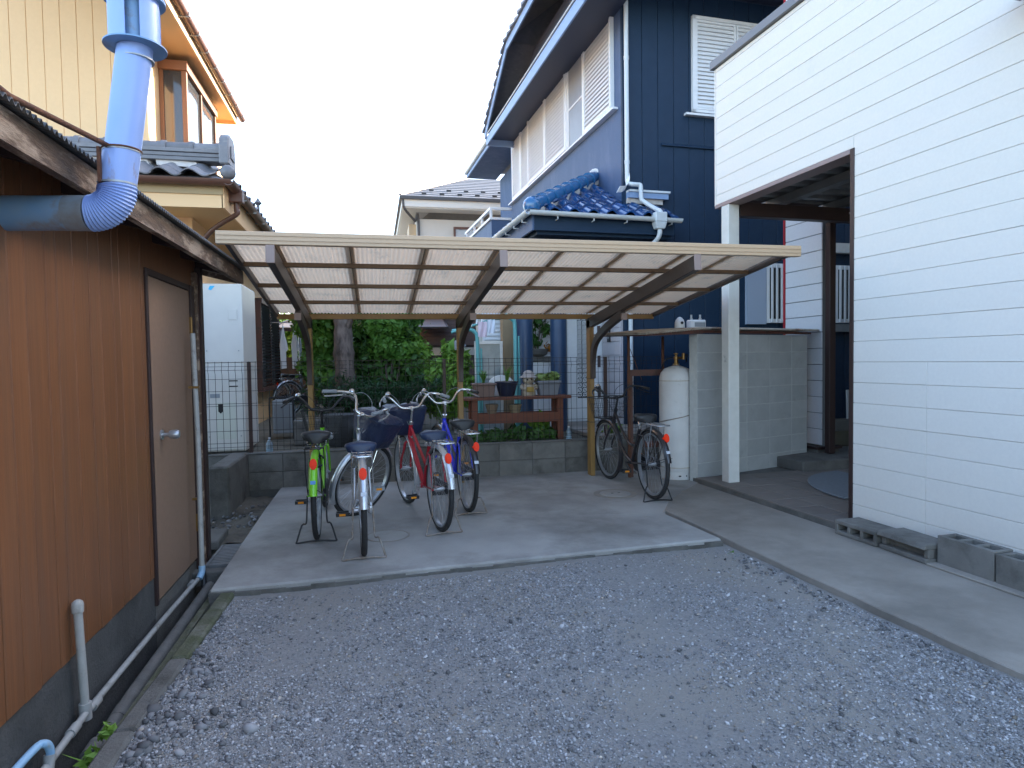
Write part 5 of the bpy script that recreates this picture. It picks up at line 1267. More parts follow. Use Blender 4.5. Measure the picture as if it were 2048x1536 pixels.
# ------------------------------------------------------------ bicycles
def bicycle(loc, heading, label, frame, fender, seat, bar=chrome, steer=0.0, basket='wire', rackm=chrome, stand=steelrust, chain=None, style='double',
            rad=.335, wb=1.10, group='bicycles parked under the carport', lean=0.0, lock=False, barw=.27, seatz=.78, lamp=True, refl_side=0.0, saddle_dx=0, wheel_refl=False, rimm=alu):
    """Japanese city bicycle; local frame: rear tyre on the ground at the origin, forward +Y, right +X."""
    t = thing('bicycle', (0,0,0), label, 'bicycle', group, rot=heading, loc=loc)
    t.o.rotation_euler = (0, lean, heading)
    V = Vector; r = rad; AX = V((0,0,r)); FX = V((0,wb,r))
    sd = V((0,-.375,.927)).normalized(); S0 = V((0,wb-.05,r+.02))
    sp = lambda k: S0+sd*k
    ST = Matrix.Translation(S0)@Matrix.Rotation(steer,4,sd)@Matrix.Translation(-S0)
    BB = V((0,.46,.285)); stt = V((0,.27,.66)); htl, htu = sp(.30), sp(.455)
    def wheel(c, mtx, nm):
        g = MB(); n = 40; pr = [(.020*math.cos(2*PI*k/8),.019*math.sin(2*PI*k/8)) for k in range(8)]
        g.sweep([((0,c.y+(r-.019)*math.cos(2*PI*i/n),c.z+(r-.019)*math.sin(2*PI*i/n)),(0,math.cos(2*PI*i/n),math.sin(2*PI*i/n)),(1,0,0)) for i in range(n)],[(v,u) for u,v in pr],closed=True)
        g.xf(mtx); wh = g.build(nm, rubber, t, smooth=60)
        g = MB(); rr = r-.045
        g.sweep([((0,c.y+rr*math.cos(2*PI*i/n),c.z+rr*math.sin(2*PI*i/n)),(0,math.cos(2*PI*i/n),math.sin(2*PI*i/n)),(1,0,0)) for i in range(n)],[(-.008,-.014),(.008,-.016),(.008,.016),(-.008,.014)],closed=True)
        g.xf(mtx); g.build('rim', rimm, wh, smooth=40)
        g = MB()
        for k in range(32):
            a = 2*PI*k/32; b = a+(.32 if k%4 < 2 else -.32); sx = .028 if k%2 else -.028
            g.tube([(sx,c.y+.022*math.cos(b),c.z+.022*math.sin(b)),(0,c.y+(rr-.006)*math.cos(a),c.z+(rr-.006)*math.sin(a))],.0013,3,caps=False)
        g.xf(mtx); s_ = g.build('spokes', alu, wh, fixn=False); s_.o['kind'] = 'stuff'
        g = MB(); g.tube([(-.05,c.y,c.z),(.05,c.y,c.z)],.011,10); g.tube([(-.032,c.y,c.z),(.032,c.y,c.z)],.020,12); g.xf(mtx); g.build('hub', alu, wh, smooth=40)
        if wheel_refl and nm == 'rear_wheel':
            g = MB(); g.hexa([(x,c.y+y*.9,c.z+z) for z in (.12,.22) for x, y in ((-.006,-.02),(.006,-.02),(.006,.02),(-.006,.02))]); g.xf(mtx); g.build('spoke_reflector', whitepaint, wh)
        return wh
    def fender_arc(c, a0, a1, mtx, nm, mat, w=.029):
        g = MB(); n = 22; path = []
        for i in range(n+1):
            a = a0+(a1-a0)*i/n; d = V((0,math.cos(a),math.sin(a))); path.append((c+d*(r+.014),(1,0,0),d))
        pr = [(-w,-.018),(-w*.75,-.002),(-w*.3,.006),(w*.3,.006),(w*.75,-.002),(w,-.018),(w*.94,-.019),(w*.7,-.0045),(w*.3,.003),(-w*.3,.003),(-w*.7,-.0045),(-w*.94,-.019)]
        g.sweep(path, pr); g.xf(mtx); f = g.build(nm, mat, t, smooth=50)
        return f
    I = Matrix()
    wheel(AX, I, 'rear_wheel'); wheel(FX, ST, 'front_wheel')
    rf = fender_arc(AX, R(25), R(170), I, 'rear_fender', fender)
    fender_arc(FX, R(40), R(215), ST, 'front_fender', fender)
    g = MB(); a1 = R(163)                                       # fender stays
    for sx in (-.06,.06):
        g.tube([(sx,0,r),(sx*.5,(r+.016)*math.cos(a1),r+(r+.016)*math.sin(a1))],.003,5); g.tube([(sx,0,r),(sx*.5,(r+.016)*math.cos(R(120)),r+(r+.016)*math.sin(R(120)))],.003,5)
    st_ = g.build('fender_stay', stand, rf); st_.o['kind'] = 'stuff'
    g = MB(); a = R(130); d = V((0,math.cos(a),math.sin(a))); p = AX+d*(r+.020); d = V((0,-.96,.28)); q = V((0,.28,.96))
    g.tube([p-d*.01,p+d*.012],.012,8); p = p+d*.012
    ring = [V((1,0,0))*.026*math.cos(2*PI*k/14)+q*.041*math.sin(2*PI*k/14) for k in range(14)]
    off = V((refl_side,0,0))
    g.prism([p+off+v for v in ring], d*.014); g.prism([p+off+d*.014+v*.7 for v in ring], d*.006); g.build('reflector', reflm, rf, smooth=30)
    g = MB(); a = R(154); d = V((0,math.cos(a),math.sin(a))); p = AX+d*(r+.021); q = V((0,-d.z,d.y))
    g.hexa([p+V((1,0,0))*x+q*y+d*z for z in (0,.0015) for x, y in ((-.018,-.013),(.018,-.013),(.018,.013),(-.018,.013))]); g.build('registration_sticker', M('sticker_white',(.6,.62,.66)) if frame is not greenp else M('sticker_blue',(.12,.3,.6)), rf)
    # frame
    g = MB(); g.tube([htl-sd*.01, htu+sd*.012],.019,12)
    if style == 'double':
        g.tube(smoothpath([htl+V((0,-.012,.005)),V((0,.78,.46)),V((0,.60,.33)),BB],5),.0185,10); g.tube(smoothpath([htu-sd*.02,V((0,.72,.60)),V((0,.52,.47)),V((0,.355,.47))],5),.0135,10)
    elif style == 'straight':
        g.tube([htl+V((0,-.01,.015)),BB],.022,10); g.tube([htu-sd*.03,V((0,.355,.455))],.0145,10)
    elif style == 'u':
        g.tube(smoothpath([htl+sd*.06,V((0,.83,.52)),V((0,.70,.35)),V((0,.58,.28)),BB],5),[.021]*21,10)
    g.tube([BB,stt],.0165,12); g.tube([BB-V((.034,0,0)),BB+V((.034,0,0))],.021,12)
    for sx in (-1,1):
        g.tube([BB+V((.018*sx,-.02,0)),AX+V((.058*sx,.03,.0)),AX+V((.058*sx,-.012,0))],.009,8); g.tube([stt+V((.014*sx,-.005,-.07)),AX+V((.050*sx,.09,.26)),AX+V((.058*sx,0,.0))],.0075,8)
    g.build('frame', frame, t, smooth=50)
    g = MB(); g.tube([sp(.302),sp(.285)],.023,12)
    for sx in (-1,1):
        g.tube(smoothpath([sp(.285),sp(.262)+V((.038*sx,0,0)),sp(.2)+V((.044*sx,.006,0)),FX+V((.047*sx,-.018,.08)),FX+V((.047*sx,0,0))],4),[.0125]*9+[.011]*4+[.009]*4,8)
    g.xf(ST); g.build('fork', frame if frame is not silverp else chrome, t, smooth=50)
    # seat post and saddle
    sz = seatz; g = MB(); tp = stt+(stt-BB).normalized()*(sz-.05-stt.z); g.tube([stt-V((0,0,.01)),tp],.0125,10); g.tube([stt+V((0,.001,-.01)),stt+V((0,-.003,.018))],.021,10); g.build('seat_post', chrome, t, smooth=40)
    c = tp+V((0,.0,.03)); g = MB()
    sect = [(-.155,.055,.004),(-.145,.105,.016),(-.10,.118,.022),(-.04,.105,.018),(.03,.060,.012),(.09,.036,.010),(.13,.028,.004),(.142,.015,-.006)]
    n = 14; vs = []
    for y, w_, z in sect:
        for k in range(n):
            aa = 2*PI*k/n; zz = math.sin(aa)
            vs.append((w_*math.cos(aa)*(1 if zz > 0 else .96), c.y+y, c.z+z+(.028*zz**.7 if zz > 0 else -.050*(-zz)**.5)))
    fs = [(i*n+k,i*n+(k+1)%n,(i+1)*n+(k+1)%n,(i+1)*n+k) for i in range(len(sect)-1) for k in range(n)]+[tuple(range(n-1,-1,-1)),tuple((len(sect)-1)*n+k for k in range(n))]
    g.add(vs, fs); sad = g.build('saddle', seat, t, smooth=70)
    for sx in (-.055,.055):
        g = MB(); pts = [(sx+.019*math.cos(k*1.05),c.y-.085+.019*math.sin(k*1.05),c.z-.035-.0016*k) for k in range(24)]; g.tube(pts,.0033,5); g.build('saddle_spring', chrome, sad, smooth=60)
    g = MB()
    for sx in (-.03,.03): g.tube([(sx*1.8,c.y-.09,c.z-.072),(sx*.7,c.y,c.z-.055),(sx*.4,c.y+.10,c.z-.03)],.004,6)
    g.build('saddle_rail', chrome, sad, smooth=60)
    # rear rack
    zr = 2*r+.055; g = MB()
    g.tube(smoothpath([(-.055,.20,zr),(-.068,.0,zr),(-.066,-.20,zr),(-.045,-.245,zr),(.045,-.245,zr),(.066,-.20,zr),(.068,0,zr),(.055,.20,zr)],4),.0052,6)
    for x in (-.024,.024): g.tube([(x,.20,zr-.002),(x,-.243,zr-.002)],.004,6)
    for y in (.12,0.0,-.13): g.tube([(-.066,y,zr-.004),(.066,y,zr-.004)],.004,6)
    for sx in (-1,1): g.tube([(.066*sx,-.12,zr),(.072*sx,-.07,r+.2),(.062*sx,.0,r)],.0045,6)
    g.tube([(-.055,.20,zr),(0,.285,zr-.035),(.055,.20,zr)],.0045,6); g.build('rear_rack', rackm, t, smooth=60)
    # centre stand: loop that flares to a foot bar
    g = MB(); L = [(-.068,.0,r),(-.072,-.03,r*.62),(-.078,-.05,r*.40),(-.105,-.08,.13),(-.140,-.105,.022),(-.146,-.112,.007),(-.128,-.118,.006),(-.05,-.118,.014),(.05,-.118,.014),(.128,-.118,.006),(.146,-.112,.007),(.140,-.105,.022),(.105,-.08,.13),(.078,-.05,r*.40),(.072,-.03,r*.62),(.068,0,r)]
    g.tube(smoothpath(L,3),.0066,7); g.build('kickstand', stand, t, smooth=60)
    # crank, chain case, pedals
    g = MB()
    cx = .05; n = 12; pa = []; rr1, rr2 = .095, .05
    base = V((BB.y,BB.z)); e = V((AX.y,AX.z)); dv = (e-base); ang = math.atan2(dv.y,dv.x)
    for k in range(n+1): a = ang+PI/2-PI*0-(-PI)*k/n*1.0; pa.append((base.x+rr1*math.cos(a),base.y+rr1*math.sin(a)))
    for k in range(n+1): a = ang-PI/2+PI*k/n; pa.append((e.x+rr2*math.cos(a),e.y+rr2*math.sin(a)))
    g.prism([(cx-.006,y,z) for y, z in pa],(.018,0,0)); g.build('chain_case', chain or blackp, t, bevel=.004)
    pang = R(20)
    for sx in (-1,1):
        d = V((0,math.cos(pang),math.sin(pang)))*(1 if sx > 0 else -1); p0 = BB+V((.075*sx,0,0)); p1 = p0+d*.165+V((.012*sx,0,0))
        g = MB(); g.beam(p0,p1,.016,.022); g.tube([BB,p0],.009,8); g.build('crank', alu if frame is not blackpaint else blackp, t, bevel=.003)
        g = MB(); q = p1+V((.055*sx,0,0)); g.tube([p1,q],.006,8); 
        for dy in (-.032,.032): g.box(q.x-.045,q.x+.045,q.y+dy-.008,q.y+dy+.008,q.z-.013,q.z+.013)
        for dx in (-.043,.043): g.box(q.x+dx-.004,q.x+dx+.004,q.y-.024,q.y+.024,q.z-.010,q.z+.010)
        pd = g.build('pedal', blackp if frame not in (silverp,) or sx < 0 else greyplast, t)
        for dy in (-.041,.041):
            g = MB(); g.box(q.x-.022,q.x+.022,q.y+dy-.0015,q.y+dy+.0015,q.z-.008,q.z+.008); g.build('pedal_reflector', amber, pd)
    # handlebar, grips, levers, cables
    hz = .60; hc = sp(hz)
    g = MB(); g.tube([htu,hc],.0115,10); g.tube([hc,hc+V((0,.035,.012))],.0135,10); g.tube([hc+V((-.02,.04,.014)),hc+V((.02,.04,.014))],.0165,12); g.tube([htu,htu+sd*.03],.022,10); g.xf(ST); g.build('stem', chrome if bar is chrome else blackp, t, smooth=50)
    h0 = hc+V((0,.04,.014)); W = barw
    half = [V((.03,0,0)),V((.09,.012,.012)),V((.155,.045,.085)),V((.20,.045,.115)),V((W-.025,-.01,.118)),V((W,-.09,.108)),V((W+.022,-.20,.092))]
    g = MB(); L = [h0+V((-v.x,v.y,v.z)) for v in reversed(half)]+[h0]+[h0+v for v in half]
    g.tube(smoothpath(L,4),.0108,9); g.xf(ST); hb = g.build('handlebar', bar, t, smooth=60)
    for sx in (-1,1):
        P = lambda v: h0+V((v.x*sx,v.y,v.z))
        g = MB(); a, b = P(V((W,-.085,.109))), P(V((W+.024,-.21,.0905))); g.tube([a,a+(b-a)*.04,a+(b-a)*.5,a+(b-a)*.96,b],[.014,.0165,.015,.0165,.013],10); g.xf(ST); g.build('grip', blackp if frame is not silverp and frame is not redp else greyplast, hb, smooth=50)
        g = MB(); g.tube([P(V((W-.02,-.015,.112))),P(V((W-.005,.0,.085)))],.012,8); g.tube(smoothpath([P(V((W-.01,.02,.092))),P(V((W+.03,-.06,.065))),P(V((W+.055,-.15,.045)))],4),[.006]*4+[.0075]*4+[.006],6); g.xf(ST); g.build('brake_lever', alu if bar is chrome else blackp, hb, smooth=50)
        g = MB(); g.tube(smoothpath([P(V((W-.04,.03,.10))),P(V((W-.10,.13,.14))),P(V((.07,.16,.06))),P(V((.01,.05,-.16)))],5),.0026,5); g.xf(ST); g.build('brake_cable', blackp if bar is not chrome else greyplast, hb, smooth=60)
    g = MB(); b = h0+V((-.20,.015,.13)); g.lathe([(.020,0),(.026,.008),(.022,.022),(.006,.030)],14,b); g.xf(ST); g.build('bell', chrome, hb, smooth=50)
    # front basket and lamp
    bc = h0+V((0,.20,-.10))
    if basket == 'wire':
        g = MB(); top = [(-.19,-.125),(.19,-.125),(.19,.15),(-.19,.15)]; bot = [(-.135,-.10),(.135,-.10),(.135,.10),(-.135,.10)]
        zt, zb = .10, -.13
        def ringat(f): return [V((bot[i][0]+(top[i][0]-bot[i][0])*f,bot[i][1]+(top[i][1]-bot[i][1])*f,zb+(zt-zb)*f))+bc for i in range(4)]
        for f, rd in ((0,.004),(.33,.0016),(.66,.0016),(.985,.005)): g.tube(ringat(f),rd,5,closed=True)
        A_, B_ = ringat(0), ringat(1)
        for i in range(4):
            k = 15 if i%2 == 0 else 11
            for j in range(k): f = j/k; g.tube([A_[i].lerp(A_[(i+1)%4],f),B_[i].lerp(B_[(i+1)%4],f)],.0017,3,caps=False)
        for j in range(1,11): f = j/11; g.tube([A_[0].lerp(A_[1],f),A_[3].lerp(A_[2],f)],.0017,3,caps=False)
        g.tube([bc+V((0,-.1,zb-.006)),bc+V((0,-.19,zb-.03))],.007,6); g.xf(ST); g.build('basket', blackp, t, fixn=False)
    elif basket == 'cover':
        g = MB(); n = 28; vs = []
        rows = [(-.155,.128,.098),(-.14,.142,.11),(-.05,.165,.128),(.05,.188,.146),(.085,.197,.155),(.10,.19,.148),(.118,.15,.115),(.125,.07,.05)]
        for ri, (z, a, b) in enumerate(rows):
            for k in range(n):
                th = 2*PI*k/n; cs, sn = math.cos(th), math.sin(th); e_ = .42
                x = a*math.copysign(abs(cs)**e_,cs); y = b*math.copysign(abs(sn)**e_,sn)
                wv = .006*math.sin(5*th+ri*1.3)+.004*math.sin(9*th-ri*2)
                vs.append(bc+V((x*(1+wv*2.2),y*(1+wv*2),z+(.012*math.sin(3*th+ri)+.008*math.sin(7*th) if ri > 4 else wv*.6))))
        fs = [(i*n+k,i*n+(k+1)%n,(i+1)*n+(k+1)%n,(i+1)*n+k) for i in range(len(rows)-1) for k in range(n)]+[tuple(range(n-1,-1,-1)),tuple((len(rows)-1)*n+k for k in range(n))]
        g.add(vs, fs); g.xf(ST); cv = g.build('covered_basket', navycloth, t, smooth=50)
        g = MB(); ring = []
        for k in range(36):
            th = 2*PI*k/36; cs, sn = math.cos(th), math.sin(th); ring.append(bc+V((.198*math.copysign(abs(cs)**.42,cs),.156*math.copysign(abs(sn)**.42,sn),.082)))
        g.tube(ring,.0045,5,closed=True); g.xf(ST); g.build('cover_hem', seatnavy, cv, smooth=60)
        g = MB(); g.tube([bc+V((0,-.1,-.155)),bc+V((0,-.19,-.17))],.008,6); g.tube([bc+V((.05,.05,-.15)),FX+V((.05,0,.02))],.004,5); g.tube([bc+V((-.05,.05,-.15)),FX+V((-.05,0,.02))],.004,5); g.xf(ST); g.build('basket_stay', chrome, cv)
    if lamp:
        g = MB(); lp = FX+V((.055,-.03,.33)); 
        g.lathe([(.012,0),(.030,.01),(.034,.045),(.030,.05)],14,(0,0,0)); g.xf(Matrix.Translation(lp)@Matrix.Rotation(R(-90),4,'X')); g.xf(ST); g.build('headlamp', alu if frame is not blackpaint else blackp, t, smooth=40)
    if lock:
        g = MB(); g.tube(arc(V((0,.10,r+.25)),.055,0,2*PI,16,(1,0,0),(0,.5,.86)),.007,6); g.build('ring_lock', blackp, t, smooth=60)
    return t
def build_bikes():
    bicycle((-.457,5.06,0), R(1.0), 'bright green bicycle with a black wire basket, leftmost of the row under the carport', greenp, greenp, seatblack, bar=blackp, basket='wire', rackm=blackp, stand=blackp, style='double', lean=R(0), seatz=.80, lock=True)
    bicycle((-.102,4.545,0), R(2.5), 'silver bicycle with navy basket cover and front wheel turned right, nearest the gravel', silverp, silverp, seatnavy, steer=R(-50), basket='cover', style='double', seatz=.755, stand=steelrust, chain=silverp)
    bicycle((.483,5.03,0), R(11), 'dark red bicycle with silver mudguards and a navy basket cover, beside the blue one', redp, silverp, seatnavy, steer=R(4), basket='cover', style='straight', seatz=.765, refl_side=.0)
    bicycle((.788,5.61,0), R(6.5), 'bright blue bicycle with a black saddle, rightmost of the four standing together', bluep, blackpaint, seatblack, steer=R(6), basket='none', style='straight', seatz=.80, refl_side=.02)
    bicycle((2.578,5.635,0), R(1.6), 'black bicycle with a wire basket standing alone beside the gas cylinder', blackpaint, blackpaint, seatblack, bar=blackp, rackm=alu, stand=blackp, basket='wire', style='double', seatz=.79, refl_side=.022, steer=R(3))
    bicycle((-1.63,12.85,.34), R(-46), 'bronze and silver bicycle parked beyond the fence behind the yellow house', brownp, alu, seatblack, basket='none', style='straight', group='bicycles behind the yellow house', lamp=False)
    bicycle((-1.95,13.6,.34), R(-52), 'dark bicycle standing furthest back against the brown board fence', blackpaint, alu, seatblack, basket='none', style='double', group='bicycles behind the yellow house', lamp=False, bar=blackp)
build_bikes()

# ------------------------------------------------------------ garden
def build_garden():
    t = thing('garden_tree', (-.44,9.9,.34), 'thick-trunked garden tree rising behind the juniper at the centre left', 'tree')
    m = MB(); pts = smoothpath([(-.44,9.9,.3),(-.43,9.9,1.0),(-.45,9.9,1.6),(-.44,9.92,2.05),(-.40,9.95,2.35)],5)
    m.tube(pts,[(.165-.0022*i)*(1+.07*math.sin(i*2.3)+.05*math.sin(i*5.1)) for i in range(len(pts))],18)
    for (a, b) in (((-.43,9.9,2.0),(-.9,10.1,2.45)),((-.44,9.9,1.9),(.1,10.2,2.5)),((-.43,9.9,1.75),(-.2,9.6,2.2))): m.tube(smoothpath([a,tuple((a[i]+b[i])/2+(.06 if i==2 else 0) for i in range(3)),b],4),[.05-.0035*i for i in range(9)],8)
    m.build('trunk', barkm, t, smooth=70)
    leaves('crown', [(-.85,10.2,2.35),(-.3,10.3,2.45),(.15,10.2,2.35),(-.5,9.9,2.5)], [.30,.34,.32,.26], 3200, .035, leafmid, parent=t)
    def bush(name, label, cat, org, cs, rs, n, size, mat, asp=.5, stems=True, sq=1.0, shell=.5):
        t = thing(name, org, label, cat)
        if stems:
            m = MB()
            for k in range(4):
                c = cs[k%len(cs)]; m.tube(smoothpath([(org[0]+.05*k-.1,org[1],org[2]),((org[0]+c[0])/2,(org[1]+c[1])/2+.02*k,(org[2]+c[2])/2),c],3),.014,6)
            m.build('stem', barkm, t, smooth=60)
        leaves('foliage', cs, rs, n, size, mat, asp, parent=t, shell=shell, squash=sq)
        return t
    bush('dark_shrub','dark glossy evergreen shrub between the tree trunk and the blue house','shrub',(.25,10.3,.34),[(.05,10.3,1.2),(.35,10.3,1.55),(.1,10.4,1.9),(.45,10.4,1.95),(.25,10.3,.9),(.55,10.2,1.25),(-.05,10.5,1.55)],[.36,.38,.36,.30,.40,.32,.32],13000,.042,leafdark)
    bush('bright_shrub','lighter green leafy shrub rising just right of the tree trunk','shrub',(.2,9.95,.34),[(.15,9.95,1.6),(.3,9.95,1.95),(.05,9.9,1.9),(.42,9.95,1.5)],[.22,.24,.2,.2],5200,.036,leafmid)
    bush('left_shrub','mixed green shrub left of the tree trunk above the parked bicycles','shrub',(-.95,10.4,.34),[(-.9,10.4,1.3),(-.75,10.5,1.7),(-1.0,10.5,2.0),(-.7,10.4,2.1),(-.68,10.3,1.1)],[.26,.28,.25,.25,.28],7000,.042,leafmid)
    bush('tall_shrub','yellow-green shrub in front of the brown house wall','shrub',(.62,10.2,.34),[(.70,10.2,1.25),(.62,10.2,1.6),(.75,10.2,1.5)],[.18,.16,.14],2600,.040,leaflight)
    bush('back_hedge','tall dense green hedge closing the gap behind the tree trunk','hedge',(-.1,14.6,.34),[(-.75,14.6,.9),(-.3,14.6,1.0),(.2,14.6,.9),(.7,14.6,1.0),(-.6,14.7,1.6),(-.1,14.7,1.7),(.45,14.7,1.6),(-.4,14.8,2.3),(.15,14.8,2.4),(.6,14.8,2.3)],[.5]*10,9000,.05,leafmid,stems=False)
    # low spreading juniper
    t = thing('juniper', (.05,9.0,.34), 'low spreading dark juniper bush in front of the tree', 'shrub')
    m = MB(); tips = []
    for k in range(90):
        a = random.uniform(0,2*PI); L = random.uniform(.4,1.0); c = Vector((.05+random.uniform(-.35,.35),9.0+random.uniform(-.1,.1),.5))
        e = c+Vector((math.cos(a)*L*.85,math.sin(a)*.35*L,.38+random.uniform(-.25,.32)*L)); e.z = min(e.z,1.30); tips.append((c,e))
        m.tube([c,(c+e)/2+Vector((0,0,.06)),e],[.008,.006,.003],4,caps=False)
    m.build('branch', barkm, t, fixn=False)
    pts = []; 
    for c, e in tips:
        for k in range(7): f = .35+.65*k/6; p = c.lerp(e,f); pts.append((p.x,p.y,p.z+.03))
    leaves('foliage', pts, [.085]*len(pts), 26000, .028, leafjun, .16, parent=t, shell=.1, droop=.5)
    bush('light_shrub','light green leafy shrub beside the middle carport post','shrub',(1.05,9.3,.34),[(1.0,9.3,.75),(1.15,9.3,1.05),(.95,9.4,1.2),(1.2,9.3,1.35),(1.35,9.2,.9),(1.1,9.3,1.5),(.85,9.3,.8)],[.24,.24,.2,.18,.22,.15,.2],6500,.050,leaflight,.33)
    bush('low_plants','low ground-cover plants under the wooden bench','plant',(1.6,7.62,.34),[(1.2,7.62,.40),(1.45,7.6,.42),(1.7,7.62,.45),(1.95,7.65,.43),(2.1,7.7,.42)],[.14,.15,.13,.14,.12],2600,.028,leafdark,stems=False,sq=.6)
    bush('hosta','bright green broad-leaved plant right of the bench planks','plant',(2.0,7.75,.34),[(2.0,7.75,.56),(2.06,7.75,.50)],[.09,.08],300,.045,leaflight,stems=False)
    bush('far_hedge','bright yellow-green hedge behind the hanging white cloths','hedge',(-1.3,16.0,.34),[(-2.6,17.2,1.6),(-2.6,17.3,2.2),(-1.9,17.2,1.3),(-1.9,17.3,2.1),(-1.2,17.2,1.4),(-1.1,17.3,2.1),(-.5,17.2,1.4),(-.4,17.3,2.0)],[.6]*8,12000,.06,leaflight,stems=False)
    bush('low_flowers','small flowering plant at the foot of the white downpipe','plant',(2.95,7.65,.34),[(2.9,7.65,.45),(3.0,7.68,.43)],[.08,.08],420,.022,leaflight,stems=False)
    t = thing('potted_bonsai', (2.75,9.0,1.4), 'loose leafed potted plant on the white trough between the navy columns', 'plant', B=True)
    m = MB()
    for k in range(7):
        a = random.uniform(-.25,.25); m.tube(smoothpath([(2.82,9.0,1.42),(2.82+a*.5,9.0+random.uniform(-.05,.05),1.7),(2.82+a,9.0+random.uniform(-.08,.08),1.95+.15*random.random())],3),.007,5)
    m.build('stem', barkm, t)
    leaves('foliage', [(2.70,9.0,1.75),(2.85,9.0,1.95),(2.95,9.0,1.8),(2.72,9.0,2.1),(2.9,9.0,2.15),(2.8,9.0,1.62)], [.11,.12,.11,.11,.12,.1], 620, .036, leafdark, parent=t, shell=.2)
    leaves('orange_foliage', [(3.0,8.95,1.52)], [.08], 70, .03, leaforange, parent=t, shell=.2)
    m = MB(); m.lathe([(.10,0),(.15,.03),(.17,.10),(.165,.11)],18,(2.83,9.0,1.40)); m.build('pot', concdark, t, smooth=40)
    # weeds in the ditch
    t = thing('weed', (-1.03,2.62,-.3), 'bright green weed growing out of the ditch at the bottom left', 'weed')
    blades('blade', (-1.055,2.66,-.28), 16, .20, .10, .02, leaflight, t); leaves('foliage', [(-1.05,2.60,-.12),(-1.045,2.72,-.08),(-1.06,2.5,-.16)], [.05,.045,.045], 120, .022, leaflight, .4, parent=t, shell=.2)
    t = thing('ditch_weed', (-1.05,3.3,-.3), 'small moss-green weeds along the inner side of the kerb', 'weed')
    leaves('foliage', [(-1.03,3.0+.22*k,-.20+.05*random.random()) for k in range(9)], [.035]*9, 420, .012, leafdark, .5, parent=t, shell=.1)
    t = thing('kerb_weed', (2.37,4.1,-.07), 'tiny weed at the corner where slab, walkway and gravel meet', 'weed')
    leaves('foliage', [(2.47,4.08,-.06),(2.44,4.05,-.065)], [.02,.015], 60, .010, leafmid, .5, parent=t, shell=.1)
build_garden()

